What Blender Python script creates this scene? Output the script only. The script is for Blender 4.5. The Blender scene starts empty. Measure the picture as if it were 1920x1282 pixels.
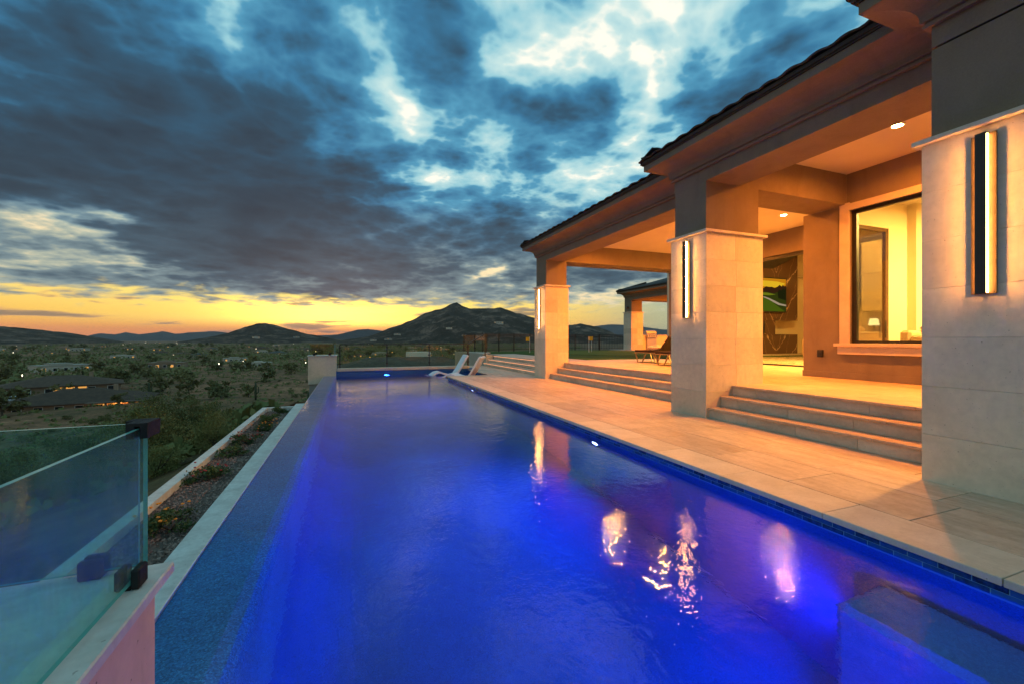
import bpy, math, random
from mathutils import Vector, Matrix
import numpy as np

R = math.radians
rnd = random.Random(11)
S = bpy.context.scene
COL = S.collection

# ------------------------------------------------------------------ camera
YAW = math.atan(305.5 / 800)
cam = bpy.data.cameras.new('camera')
cam.sensor_width = 36
cam.lens = 15.0
cam.shift_y = -4 / 1920
cam.clip_start = 0.05
cam.clip_end = 60000
camo = bpy.data.objects.new('camera', cam)
camo.location = (0, 0, 1.3)
camo.rotation_euler = (R(90), 0, -YAW)
COL.objects.link(camo)
S.camera = camo

# ------------------------------------------------------------------ render settings
S.render.engine = 'CYCLES'
cy = S.cycles
cy.use_denoising = True
cy.denoiser = 'OPENIMAGEDENOISE'
cy.max_bounces = 10
cy.diffuse_bounces = 4
cy.glossy_bounces = 5
cy.transmission_bounces = 8
cy.transparent_max_bounces = 16
cy.volume_bounces = 0
cy.sample_clamp_indirect = 6
cy.blur_glossy = 0.3
S.view_settings.view_transform = 'Standard'
S.view_settings.look = 'None'
S.view_settings.exposure = 0.22
S.view_settings.gamma = 1.0


# ------------------------------------------------------------------ node helper
class NT:
    """small wrapper that makes node graphs readable"""
    def __init__(s, tree):
        s.t = tree

    def n(s, typ, **kw):
        nd = s.t.nodes.new(typ)
        for k, v in kw.items():
            setattr(nd, k, v)
        return nd

    def put(s, sock, v):
        if isinstance(v, bpy.types.NodeSocket):
            s.t.links.new(v, sock)
        elif v is not None:
            if hasattr(sock, 'default_value'):
                try:
                    sock.default_value = v
                except (TypeError, ValueError):
                    sock.default_value = tuple(v) + (1.0,) if len(v) == 3 else v

    def m(s, op, a, b=None, c=None, clamp=False):
        nd = s.n('ShaderNodeMath', operation=op)
        nd.use_clamp = clamp
        for i, v in enumerate((a, b, c)):
            if v is not None:
                s.put(nd.inputs[i], v)
        return nd.outputs[0]

    def v(s, op, a, b=None):
        nd = s.n('ShaderNodeVectorMath', operation=op)
        s.put(nd.inputs[0], a)
        if b is not None:
            if op == 'SCALE':
                s.put(nd.inputs['Scale'], b)
            else:
                s.put(nd.inputs[1], b)
        return nd.outputs['Value'] if op in ('LENGTH', 'DOT_PRODUCT', 'DISTANCE') else nd.outputs['Vector']

    def noise(s, vec, scale, detail=4, rough=0.55, dist=0.0, lac=2.0):
        nd = s.n('ShaderNodeTexNoise')
        s.put(nd.inputs['Vector'], vec)
        s.put(nd.inputs['Scale'], scale)
        s.put(nd.inputs['Detail'], detail)
        s.put(nd.inputs['Roughness'], rough)
        s.put(nd.inputs['Distortion'], dist)
        s.put(nd.inputs['Lacunarity'], lac)
        return nd.outputs['Fac']

    def ramp(s, fac, stops, interp='LINEAR'):
        nd = s.n('ShaderNodeValToRGB')
        el = nd.color_ramp.elements
        nd.color_ramp.interpolation = interp
        while len(el) < len(stops):
            el.new(0.5)
        for e, (p, c) in zip(el, stops):
            e.position = p
            e.color = tuple(c) + (1.0,) if len(c) == 3 else c
        s.put(nd.inputs['Fac'], fac)
        return nd.outputs['Color']

    def mix(s, fac, a, b, blend='MIX'):
        nd = s.n('ShaderNodeMix', data_type='RGBA', blend_type=blend)
        s.put(nd.inputs[0], fac)
        s.put(nd.inputs[6], a)
        s.put(nd.inputs[7], b)
        return nd.outputs[2]

    def remap(s, v, a, b, c=0.0, d=1.0, smooth=False):
        nd = s.n('ShaderNodeMapRange')
        nd.interpolation_type = 'SMOOTHSTEP' if smooth else 'LINEAR'
        for i, x in enumerate((v, a, b, c, d)):
            s.put(nd.inputs[i], x)
        return nd.outputs[0]

    def comb(s, x, y, z):
        nd = s.n('ShaderNodeCombineXYZ')
        for i, q in enumerate((x, y, z)):
            s.put(nd.inputs[i], q)
        return nd.outputs[0]


def lin(r, g, b):
    f = lambda c: (c / 255 / 12.92) if c <= 10 else ((c / 255 + 0.055) / 1.055) ** 2.4
    return (f(r), f(g), f(b))


# ------------------------------------------------------------------ world: dusk sky with a broken storm deck
SUN_AZ, SUN_EL = R(0.5), R(2.0)
W = bpy.data.worlds.new('World')
S.world = W
W.use_nodes = True
W.node_tree.nodes.clear()


def sky():
    g = NT(W.node_tree)
    out = g.n('ShaderNodeOutputWorld')
    bg = g.n('ShaderNodeBackground')
    d = g.v('NORMALIZE', g.n('ShaderNodeTexCoord').outputs['Generated'])
    sp = g.n('ShaderNodeSeparateXYZ')
    g.put(sp.inputs[0], d)
    dx, dy, dz = sp.outputs
    az = g.m('ARCTAN2', dx, dy)
    el = g.m('ARCSINE', dz)
    # cloud-deck coordinates (a layer seen in perspective)
    inv = g.m('DIVIDE', 1.0, g.m('ADD', g.m('MAXIMUM', dz, 0.0), 0.13))
    p = g.comb(g.m('MULTIPLY', dx, inv), g.m('MULTIPLY', dy, inv), 0.0)
    # warp
    w1 = g.n('ShaderNodeTexNoise')
    g.put(w1.inputs['Vector'], p)
    g.put(w1.inputs['Scale'], 1.3)
    g.put(w1.inputs['Detail'], 3.0)
    wv = g.v('SCALE', g.v('SUBTRACT', w1.outputs['Color'], (0.5, 0.5, 0.5)), 0.40)
    pw = g.v('ADD', p, wv)
    n1 = g.noise(pw, 1.6, 6, 0.5)
    n2 = g.noise(g.v('ADD', pw, (7.3, 2.1, 0.0)), 4.2, 7, 0.52)
    n3 = g.noise(g.v('MULTIPLY', g.v('ADD', p, (3.0, 9.0, 0.0)), (1.0, 0.5, 1.0)), 2.3, 5, 0.5, 0.3)
    n4 = g.noise(g.v('ADD', pw, (1.3, 12.1, 0.0)), 9.0, 6, 0.6)
    def puff(off, sc):
        vo = g.n('ShaderNodeTexVoronoi', feature='F1')
        vo.normalize = True
        g.put(vo.inputs['Vector'], g.v('ADD', pw2, off))
        g.put(vo.inputs['Scale'], sc)
        g.put(vo.inputs['Detail'], 3.0)
        g.put(vo.inputs['Roughness'], 0.55)
        return vo.outputs['Distance']
    pw2 = g.v('ADD', p, g.v('SCALE', g.v('SUBTRACT', w1.outputs['Color'], (0.5, 0.5, 0.5)), 0.25))
    bil = puff((0.3, 4.4, 0.0), 5.0)
    # placement coordinates, disturbed so that cloud masses get ragged outlines
    wob = g.v('SUBTRACT', w1.outputs['Color'], (0.5, 0.5, 0.5))
    nb = g.n('ShaderNodeTexNoise')
    g.put(nb.inputs['Vector'], g.v('ADD', p, (1.7, 5.2, 0.0)))
    g.put(nb.inputs['Scale'], 4.2)
    g.put(nb.inputs['Detail'], 4.0)
    wob = g.v('ADD', g.v('SCALE', wob, 0.15), g.v('SCALE', g.v('SUBTRACT', nb.outputs['Color'], (0.5, 0.5, 0.5)), 0.17))
    q = g.v('ADD', g.comb(az, el, 0.0), g.v('MULTIPLY', wob, (1.0, 0.6, 0.0)))

    def blob(a, e, ra, re, amp, rot=0.0):
        """cloud mass at azimuth a / elevation e (degrees), radii ra, re"""
        v = g.v('SUBTRACT', q, (R(a), R(e), 0.0))
        if rot:
            nd = g.n('ShaderNodeVectorRotate', rotation_type='Z_AXIS')
            g.put(nd.inputs['Vector'], v)
            g.put(nd.inputs['Angle'], R(rot))
            v = nd.outputs[0]
        v = g.v('MULTIPLY', v, (1 / R(ra), 1 / R(re), 0.0))
        l2 = g.v('DOT_PRODUCT', v, v)
        return g.m('MULTIPLY', g.m('POWER', 2.718, g.m('MULTIPLY', l2, -1.0)), amp)

    T = None
    for b in BLOBS:
        o = blob(*b)
        T = o if T is None else g.m('ADD', T, o)
    low = g.remap(el, R(1), R(15), 0.0, 1.0, True)
    T = g.m('ADD', T, 0.28)
    damp = g.remap(T, 0.55, 0.95, 1.0, 0.42, True)
    amp = g.m('MULTIPLY', damp, g.remap(el, R(2), R(14), 0.45, 1.0))
    T = g.m('ADD', T, g.m('MULTIPLY', g.m('SUBTRACT', n1, 0.5), g.m('MULTIPLY', amp, 0.72)))
    T = g.m('ADD', T, g.m('MULTIPLY', g.m('SUBTRACT', bil, 0.38), g.m('MULTIPLY', amp, -1.15)))
    T = g.m('ADD', T, g.m('MULTIPLY', g.m('SUBTRACT', n4, 0.5), g.m('MULTIPLY', amp, 0.17)))
    T = g.m('ADD', T, g.m('MULTIPLY', g.m('SUBTRACT', n3, 0.5), 0.26))
    T = g.m('MULTIPLY', T, 0.86, clamp=True)
    # thin cloud is bright, thick cloud is slate
    high = g.ramp(T, [(0.0, lin(252, 246, 230)), (0.09, lin(242, 240, 226)), (0.15, lin(190, 218, 216)), (0.28, lin(140, 192, 204)),
                      (0.35, lin(78, 146, 178)), (0.48, lin(54, 112, 148)), (0.62, lin(46, 80, 104)), (0.78, lin(45, 63, 79)), (1.0, lin(37, 46, 60))])
    mid = g.ramp(T, [(0.0, lin(252, 226, 176)), (0.12, lin(234, 214, 172)), (0.24, lin(172, 178, 160)), (0.38, lin(116, 136, 142)),
                     (0.56, lin(64, 86, 102)), (0.78, lin(48, 63, 77)), (1.0, lin(41, 51, 63))])
    # horizon band: yellow over the place where the sun went down, fading sideways
    glow = g.m('POWER', 2.718, g.m('MULTIPLY', g.m('POWER', g.m('DIVIDE', g.m('SUBTRACT', az, R(0.5)), R(26)), 2.0), -1.0))
    band = g.ramp(g.m('MULTIPLY', el, 1 / R(8)), [(0.0, lin(226, 132, 84)), (0.16, lin(244, 152, 72)), (0.36, lin(252, 190, 74)),
                                                  (0.62, lin(253, 214, 112)), (1.0, lin(240, 214, 160))])
    side = g.ramp(g.m('MULTIPLY', el, 1 / R(16)), [(0.0, lin(176, 168, 122)), (0.3, lin(168, 178, 150)), (0.55, lin(150, 172, 172)), (1.0, lin(150, 180, 190))])
    warmw = g.remap(az, R(24), R(42), 1.0, 0.0, True)
    bandc = g.mix(warmw, side, band)
    bandc = g.mix(g.m('MULTIPLY', glow, g.remap(el, R(0.8), R(2.6), 0.0, 0.85, True)), bandc, lin(255, 232, 120))
    core = g.m('POWER', 2.718, g.m('MULTIPLY', g.m('POWER', g.m('DIVIDE', g.m('SUBTRACT', az, R(-2.5)), R(9)), 2.0), -1.0))
    core = g.m('MULTIPLY', core, g.m('MULTIPLY', g.remap(el, R(1.0), R(2.6), 0.0, 1.0, True), g.remap(el, R(3.4), R(5.6), 1.0, 0.0, True)))
    bandc = g.mix(1.0, bandc, g.mix(g.m('MULTIPLY', core, 1.0), (1, 1, 1, 1), (3.2, 2.5, 1.8, 1)), 'MULTIPLY')
    cl = g.mix(g.remap(g.m('ADD', el, g.m('MULTIPLY', g.m('SUBTRACT', n3, 0.5), 0.12)), R(9), R(19), 0.0, 1.0, True), mid, high)
    n5 = g.noise(g.comb(g.m('MULTIPLY', az, 3.0), g.m('MULTIPLY', el, 26.0), 2.0), 1.6, 6, 0.55, 0.3)
    T5 = g.m('ADD', g.m('MULTIPLY', T, 0.45), g.remap(n5, 0.48, 0.72, 0.0, 0.85, True))
    streak = g.ramp(T5, [(0.0, lin(255, 226, 130)), (0.3, lin(250, 190, 110)), (0.5, lin(190, 140, 110)), (0.75, lin(118, 104, 100)), (1.0, lin(84, 84, 92))])
    gap = g.mix(g.remap(T5, 0.22, 0.75, 0.0, 0.8, True), bandc, streak)
    gap = g.mix(warmw, bandc, gap)
    edge = g.m('ADD', el, g.m('MULTIPLY', g.m('SUBTRACT', n2, 0.5), 0.10))
    c = g.mix(g.remap(edge, R(3.8), R(5.6), 0.0, 1.0, True), gap, cl)
    below = g.remap(el, R(-1.5), R(0.0), 0.0, 1.0)
    c = g.mix(below, lin(70, 60, 50), c)
    # the physical dusk sky behind the deck
    st = g.n('ShaderNodeTexSky', sky_type='NISHITA')
    st.sun_disc = False
    st.sun_elevation = SUN_EL
    st.sun_rotation = SUN_AZ
    st.air_density = 1.4
    st.dust_density = 2.0
    tot = g.mix(1.0, c, g.mix(1.0, st.outputs[0], (0.004, 0.004, 0.004, 1), 'MULTIPLY'), 'ADD')
    g.put(bg.inputs['Color'], tot)
    bg.inputs['Strength'].default_value = 1.0
    g.t.links.new(bg.outputs[0], out.inputs['Surface'])


def dirpx(px, py):
    a = (px - 960) / 800
    return math.degrees(math.atan(a) + YAW), math.degrees(math.atan((637 - py) / 800 * math.cos(math.atan(a))))


def mass(x, y, rx, ry, amp, rot=0):
    """cloud mass laid out on the photograph's view, turned into azimuth / elevation"""
    az, el = dirpx(x, y)
    c = math.cos(math.atan((x - 960) / 800))
    return (az, el, rx * 0.0716 * c * c, ry * 0.0716 * c, amp, rot)


BLOBS = [mass(*b) for b in [
    (350, 300, 430, 150, 0.46, -14), (600, 395, 270, 80, 0.34, -6), (640, 500, 400, 62, 0.36), (130, 60, 300, 120, 0.20), (40, 290, 170, 80, 0.22),
    (520, 110, 130, 60, -0.06), (420, 170, 200, 60, 0.12), (100, 400, 130, 42, -0.46), (190, 425, 60, 30, -0.25), (230, 490, 140, 16, -0.32), (30, 470, 90, 25, -0.22), (925, 510, 34, 13, -0.5),
    (830, 70, 75, 115, 0.36), (760, 205, 38, 60, -0.26), (520, 40, 190, 60, 0.18), (690, 120, 50, 110, -0.02), (965, 80, 75, 75, -0.12), (800, 325, 52, 20, -0.36),
    (985, 205, 90, 60, 0.30), (1100, 225, 55, 50, 0.36), (970, 305, 110, 22, 0.16), (1130, 90, 45, 60, -0.14), (1250, 70, 50, 52, -0.09), (1195, 150, 22, 60, -0.18), (1130, 295, 90, 48, -0.17),
    (880, 420, 110, 40, 0.24), (1000, 430, 100, 40, 0.20), (790, 370, 70, 24, -0.14), (1330, 195, 90, 40, 0.24), (1490, 120, 100, 45, 0.22), (1420, 60, 60, 40, -0.08), (1400, 10, 220, 34, 0.10),
    (1230, 110, 260, 110, -0.05), (1050, 200, 430, 240, -0.07), (1140, 515, 130, 26, 0.26), (1150, 560, 140, 18, -0.2), (700, 20, 100, 60, 0.05), (1040, 350, 60, 40, -0.1)]]
sky()
W.cycles.sampling_method = 'MANUAL'
W.cycles.sample_map_resolution = 1024

# ------------------------------------------------------------------ sun, almost gone
sl = bpy.data.lights.new('sun', 'SUN')
sl.energy = 0.04
sl.angle = R(40)
sl.color = (1.0, 0.62, 0.36)
so = bpy.data.objects.new('sun', sl)
sd = Vector((math.sin(SUN_AZ) * math.cos(SUN_EL), math.cos(SUN_AZ) * math.cos(SUN_EL), math.sin(SUN_EL) + 0.04))
so.rotation_euler = (-sd).to_track_quat('-Z', 'Y').to_euler()
so.location = (0, 60, 40)
COL.objects.link(so)


# ------------------------------------------------------------------ mesh builder
class MB:
    def __init__(s):
        s.v, s.f = [], []

    def add(s, vs, fs):
        k = len(s.v)
        s.v += [tuple(p) for p in vs]
        s.f += [tuple(i + k for i in f) for f in fs]
        return s

    def box(s, x0, x1, y0, y1, z0, z1):
        return s.add([(x0, y0, z0), (x1, y0, z0), (x1, y1, z0), (x0, y1, z0), (x0, y0, z1), (x1, y0, z1), (x1, y1, z1), (x0, y1, z1)],
                     [(0, 3, 2, 1), (4, 5, 6, 7), (0, 1, 5, 4), (1, 2, 6, 5), (2, 3, 7, 6), (3, 0, 4, 7)])

    def cbox(s, x0, x1, y0, y1, z0, z1, c=0.003):
        """box with chamfered edges"""
        X, Y, Z = (x0, x1), (y0, y1), (z0, z1)
        sg = (1, -1)
        vs, idx = [], {}
        for i in (0, 1):
            for j in (0, 1):
                for k in (0, 1):
                    a, b, d = X[i], Y[j], Z[k]
                    ca, cb, cd = a + sg[i] * c, b + sg[j] * c, d + sg[k] * c
                    idx[i, j, k] = len(vs)
                    vs += [(a, cb, cd), (ca, b, cd), (ca, cb, d)]
        f = []
        I = lambda i, j, k, m: idx[i, j, k] + m
        for i in (0, 1):
            q = [I(i, 0, 0, 0), I(i, 1, 0, 0), I(i, 1, 1, 0), I(i, 0, 1, 0)]
            f.append(q if i else q[::-1])
            q = [I(0, i, 0, 1), I(1, i, 0, 1), I(1, i, 1, 1), I(0, i, 1, 1)]
            f.append(q[::-1] if i else q)
            q = [I(0, 0, i, 2), I(1, 0, i, 2), I(1, 1, i, 2), I(0, 1, i, 2)]
            f.append(q if i else q[::-1])
        for i in (0, 1):
            for j in (0, 1):
                q = [I(i, j, 0, 0), I(i, j, 1, 0), I(i, j, 1, 1), I(i, j, 0, 1)]
                f.append(q if (i ^ j) == 0 else q[::-1])
                q = [I(0, i, j, 1), I(0, i, j, 2), I(1, i, j, 2), I(1, i, j, 1)]
                f.append(q if (i ^ j) else q[::-1])
                q = [I(i, 0, j, 0), I(i, 0, j, 2), I(i, 1, j, 2), I(i, 1, j, 0)]
                f.append(q if (i ^ j) == 0 else q[::-1])
        for i in (0, 1):
            for j in (0, 1):
                for k in (0, 1):
                    q = [I(i, j, k, 0), I(i, j, k, 1), I(i, j, k, 2)]
                    f.append(q if (i + j + k) % 2 else q[::-1])
        return s.add(vs, f)

    def tube(s, p0, p1, r0, r1=None, n=8, cap=True):
        p0, p1 = Vector(p0), Vector(p1)
        r1 = r0 if r1 is None else r1
        d = (p1 - p0).normalized()
        a = d.orthogonal().normalized()
        b = d.cross(a)
        vs = []
        for p, r in ((p0, r0), (p1, r1)):
            for i in range(n):
                t = 2 * math.pi * i / n
                vs.append(p + a * (r * math.cos(t)) + b * (r * math.sin(t)))
        fs = [(i, (i + 1) % n, n + (i + 1) % n, n + i) for i in range(n)]
        if cap:
            fs += [tuple(range(n))[::-1], tuple(range(n, 2 * n))]
        return s.add(vs, fs)

    def bar(s, p0, p1, w, h):
        """rectangular bar, w sideways, h across"""
        p0, p1 = Vector(p0), Vector(p1)
        d = (p1 - p0).normalized()
        up = Vector((0, 0, 1)) if abs(d.z) < 0.95 else Vector((0, 1, 0))
        a = d.cross(up).normalized()
        b = a.cross(d)
        vs = []
        for p in (p0, p1):
            for u, v in ((-1, -1), (1, -1), (1, 1), (-1, 1)):
                vs.append(p + a * (u * w / 2) + b * (v * h / 2))
        return s.add(vs, [(0, 3, 2, 1), (4, 5, 6, 7), (0, 1, 5, 4), (1, 2, 6, 5), (2, 3, 7, 6), (3, 0, 4, 7)])

    def lathe(s, prof, n=16, c=(0, 0, 0), sx=1, sy=1, cap=True):
        vs = [(c[0] + r * sx * math.cos(2 * math.pi * i / n), c[1] + r * sy * math.sin(2 * math.pi * i / n), c[2] + z) for r, z in prof for i in range(n)]
        fs = [(k * n + i, k * n + (i + 1) % n, (k + 1) * n + (i + 1) % n, (k + 1) * n + i) for k in range(len(prof) - 1) for i in range(n)]
        if cap:
            fs += [tuple(range(n))[::-1], tuple(range((len(prof) - 1) * n, len(prof) * n))]
        return s.add(vs, fs)

    def prism(s, pts, axis, a, b):
        """closed 2-D outline extruded along an axis ('x','y','z')"""
        def P(u, v, t):
            return {'x': (t, u, v), 'y': (u, t, v), 'z': (u, v, t)}[axis]
        n = len(pts)
        vs = [P(u, v, a) for u, v in pts] + [P(u, v, b) for u, v in pts]
        fs = [(i, (i + 1) % n, n + (i + 1) % n, n + i) for i in range(n)] + [tuple(range(n))[::-1], tuple(range(n, 2 * n))]
        return s.add(vs, fs)

    def sweep(s, path, prof):
        """closed profile (outward offset, z) carried along a plan path, mitred; outward is left of travel"""
        n = len(path)
        nr = []
        for i in range(n):
            ds = []
            if i > 0:
                ds.append((Vector(path[i]) - Vector(path[i - 1])).normalized())
            if i < n - 1:
                ds.append((Vector(path[i + 1]) - Vector(path[i])).normalized())
            ns = [Vector((-d.y, d.x)) for d in ds]
            nr.append(ns[0] if len(ns) == 1 else (ns[0] + ns[1]) / (1 + ns[0].dot(ns[1])))
        m = len(prof)
        vs = [(path[i][0] + nr[i].x * o, path[i][1] + nr[i].y * o, z) for i in range(n) for o, z in prof]
        fs = [(i * m + j, i * m + (j + 1) % m, (i + 1) * m + (j + 1) % m, (i + 1) * m + j) for i in range(n - 1) for j in range(m)]
        fs += [tuple(range(m))[::-1], tuple(range((n - 1) * m, n * m))]
        return s.add(vs, fs)

    def mesh(s, name, mat=None, smooth=False):
        me = bpy.data.meshes.new(name)
        me.from_pydata(s.v, [], s.f)
        me.update()
        if smooth:
            me.polygons.foreach_set('use_smooth', [True] * len(me.polygons))
        if mat:
            me.materials.append(mat)
        return me

    def build(s, name, mat, parent=None, smooth=False, kind=None, fix=True):
        me = s.mesh(name, mat, smooth)
        if fix:
            import bmesh
            bm = bmesh.new()
            bm.from_mesh(me)
            bmesh.ops.recalc_face_normals(bm, faces=bm.faces)
            bm.to_mesh(me)
            bm.free()
        return link(name, me, parent, kind)


def link(name, me, parent=None, kind=None):
    o = bpy.data.objects.new(name, me)
    COL.objects.link(o)
    if parent:
        o.parent = parent
    if kind:
        o['kind'] = kind
    return o


def tag(o, label, cat, group=None):
    o['label'] = label
    o['category'] = cat
    if group:
        o['group'] = group
    return o


def thing(name, label, cat, loc=(0, 0, 0), rz=0.0, group=None):
    o = bpy.data.objects.new(name, None)
    o.empty_display_size = 0.1
    COL.objects.link(o)
    o.location = loc
    o.rotation_euler = (0, 0, rz)
    return tag(o, label, cat, group)


def dup(root, loc, rz=0.0, label=None, scale=None, group=None):
    r = root.copy()
    COL.objects.link(r)
    r.location = loc
    r.rotation_euler = (0, 0, rz)
    if scale:
        r.scale = scale if hasattr(scale, '__len__') else (scale,) * 3
    if label:
        r['label'] = label
    if group:
        r['group'] = group
    for ch in list(root.children):
        c = ch.copy()
        COL.objects.link(c)
        c.parent = r
        for gch in list(ch.children):
            d = gch.copy()
            COL.objects.link(d)
            d.parent = c
    return r


# ------------------------------------------------------------------ materials
def newmat(name):
    m = bpy.data.materials.new(name)
    m.use_nodes = True
    m.node_tree.nodes.clear()
    g = NT(m.node_tree)
    out = g.n('ShaderNodeOutputMaterial')
    return m, g, out


def pmat(name, c1, c2=None, scale=3.0, rough=0.6, bump=0.0, bscale=40.0, spec=0.4, metal=0.0, stretch=(1, 1, 1), tone=0.0, detail=5, pits=0.0, fine=None, stain=0.0):
    """principled surface: two tones mixed by noise, per-object tone, bump and pits; world-space pattern"""
    m, g, out = newmat(name)
    b = g.n('ShaderNodeBsdfPrincipled')
    pos = g.n('ShaderNodeNewGeometry').outputs['Position']
    oi = g.n('ShaderNodeObjectInfo').outputs['Random']
    pv = g.v('MULTIPLY', pos, stretch)
    if tone:
        pv = g.v('ADD', pv, g.comb(g.m('MULTIPLY', oi, 37.0), g.m('MULTIPLY', oi, 91.0), g.m('MULTIPLY', oi, 13.0)))
    c = tuple(c1) + (1,)
    if c2:
        n = g.noise(pv, scale, detail, 0.6, 0.4)
        c = g.mix(g.remap(n, 0.32, 0.68, 0, 1, True), c, tuple(c2) + (1,))
    if fine:
        n = g.noise(pos, fine[0], 3, 0.6)
        k = g.remap(n, 0.3, 0.7, 1 - fine[1], 1 + fine[1])
        c = g.mix(1.0, c, g.comb(k, k, k), 'MULTIPLY')
    if stain:
        n = g.noise(g.v('MULTIPLY', pos, (2.6, 2.6, 0.45)), 1.7, 6, 0.65, 0.6)
        c = g.mix(g.remap(n, 0.50, 0.72, 0.0, stain, True), c, tuple(q * 0.45 for q in c1) + (1,))
    if tone:
        k = g.remap(oi, 0, 1, 1 - tone, 1 + tone)
        c = g.mix(1.0, c, g.comb(k, k, k), 'MULTIPLY')
    if pits:
        n = g.noise(pos, 55.0, 2, 0.5)
        mk = g.remap(n, 0.70, 0.74, 0, pits)
        c = g.mix(mk, c, (0.12, 0.08, 0.05, 1))
    g.put(b.inputs['Base Color'], c)
    rn = g.noise(pos, scale * 2.3, 3, 0.6)
    g.put(b.inputs['Roughness'], g.remap(rn, 0.3, 0.7, max(0.02, rough - 0.08), min(1, rough + 0.08)))
    b.inputs['Specular IOR Level'].default_value = spec
    b.inputs['Metallic'].default_value = metal
    if bump:
        bn = g.n('ShaderNodeBump')
        bn.inputs['Strength'].default_value = 1.0
        bn.inputs['Distance'].default_value = bump
        g.put(bn.inputs['Height'], g.noise(pos, bscale, 5, 0.65))
        g.t.links.new(bn.outputs[0], b.inputs['Normal'])
    g.t.links.new(b.outputs[0], out.inputs['Surface'])
    return m


def emat(name, col, strength, sample=True):
    m, g, out = newmat(name)
    e = g.n('ShaderNodeEmission')
    e.inputs['Color'].default_value = tuple(col) + (1,)
    e.inputs['Strength'].default_value = strength
    g.t.links.new(e.outputs[0], out.inputs['Surface'])
    if not sample:
        m.cycles.emission_sampling = 'NONE'
    return m


def glassmat(name, tint, dirt=0.0, f0=1.0, dirtcol=(0.5, 0.5, 0.45)):
    """thin pane: transmission with tint, Fresnel reflection, a film of dust"""
    m, g, out = newmat(name)
    tr = g.n('ShaderNodeBsdfTransparent')
    tr.inputs['Color'].default_value = tuple(tint) + (1,)
    gl = g.n('ShaderNodeBsdfGlossy')
    gl.inputs['Roughness'].default_value = 0.015
    fr = g.n('ShaderNodeFresnel')
    fr.inputs['IOR'].default_value = 1.5
    mx = g.n('ShaderNodeMixShader')
    g.put(mx.inputs[0], g.m('MULTIPLY', fr.outputs[0], f0, clamp=True))
    g.t.links.new(tr.outputs[0], mx.inputs[1])
    g.t.links.new(gl.outputs[0], mx.inputs[2])
    res = mx
    if dirt:
        df = g.n('ShaderNodeBsdfDiffuse')
        df.inputs['Color'].default_value = tuple(dirtcol) + (1,)
        pos = g.n('ShaderNodeNewGeometry').outputs['Position']
        n = g.noise(g.v('MULTIPLY', pos, (1, 1, 0.35)), 26.0, 6, 0.7)
        n2 = g.noise(pos, 5.0, 3, 0.6)
        k = g.m('MULTIPLY', g.remap(n, 0.35, 0.75, 0.25, 1.8), g.remap(n2, 0.3, 0.7, 0.6, 1.3))
        m2 = g.n('ShaderNodeMixShader')
        g.put(m2.inputs[0], g.m('MULTIPLY', k, dirt, clamp=True))
        g.t.links.new(mx.outputs[0], m2.inputs[1])
        g.t.links.new(df.outputs[0], m2.inputs[2])
        res = m2
    g.t.links.new(res.outputs[0], out.inputs['Surface'])
    return m


M = {}
M['travertine'] = pmat('travertine', (0.56, 0.435, 0.31), (0.43, 0.315, 0.21), 2.6, 0.5, 0.0012, 30, 0.4, stretch=(3.2, 0.7, 1), tone=0.11, pits=0.5, fine=(22, 0.10), stain=0.14)
M['coping'] = pmat('coping_stone', (0.60, 0.50, 0.37), (0.52, 0.42, 0.30), 4.0, 0.5, 0.001, 40, 0.4, tone=0.07, pits=0.5, fine=(35, 0.06))
M['riser'] = pmat('riser_stone', (0.52, 0.46, 0.36), (0.40, 0.35, 0.27), 3.5, 0.55, 0.001, 35, 0.3, stretch=(1, 0.6, 1.4), tone=0.12, pits=0.4, fine=(28, 0.08))
M['limestone'] = pmat('limestone', (0.64, 0.54, 0.41), (0.57, 0.475, 0.355), 2.2, 0.6, 0.0015, 60, 0.3, tone=0.13, pits=0.7, fine=(14, 0.07), stain=0.22)
M['capstone'] = pmat('cap_stone', (0.62, 0.55, 0.45), (0.54, 0.46, 0.36), 5.0, 0.55, 0.001, 50, 0.3, tone=0.04, pits=0.2, fine=(24, 0.06))
M['pale_cap'] = pmat('pale_cap_stone', (0.60, 0.60, 0.55), (0.50, 0.48, 0.43), 5.0, 0.5, 0.001, 50, 0.35, pits=0.5, fine=(24, 0.10), stain=0.35)
M['block'] = pmat('block_plaster', (0.66, 0.47, 0.36), (0.60, 0.42, 0.32), 4.0, 0.7, 0.0015, 45, 0.25, pits=0.7, fine=(16, 0.06), stain=0.35)
M['plaster'] = pmat('taupe_plaster', (0.215, 0.166, 0.118), (0.190, 0.146, 0.103), 2.0, 0.85, 0.003, 70, 0.2, fine=(60, 0.07), stain=0.18)
M['ceiling'] = pmat('ceiling_paint', (0.60, 0.50, 0.40), (0.57, 0.47, 0.37), 1.0, 0.85, 0.0005, 120, 0.2)
M['trim'] = pmat('window_trim_stone', (0.56, 0.46, 0.36), (0.50, 0.40, 0.31), 3.0, 0.7, 0.001, 60, 0.25, fine=(40, 0.04))
M['interior'] = pmat('interior_paint', (0.72, 0.60, 0.42), (0.70, 0.58, 0.40), 1.0, 0.8, 0.0, 1, 0.2)
M['interior_floor'] = pmat('interior_floor', (0.55, 0.42, 0.28), (0.45, 0.33, 0.21), 2.0, 0.3, 0.0, 1, 0.5)
M['rooftile'] = pmat('roof_tile', (0.045, 0.04, 0.037), (0.07, 0.06, 0.052), 6.0, 0.8, 0.004, 30, 0.2, tone=0.25)
M['gutter'] = pmat('eave_metal', (0.03, 0.027, 0.024), None, 5, 0.5, 0.0, 1, 0.4)
M['black'] = pmat('black_metal', (0.014, 0.013, 0.012), (0.02, 0.018, 0.016), 9, 0.42, 0.0, 1, 0.5)
M['bronze'] = pmat('bronze', (0.026, 0.016, 0.008), (0.045, 0.027, 0.013), 16, 0.6, 0.0015, 60, 0.3, metal=0.2)
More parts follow.
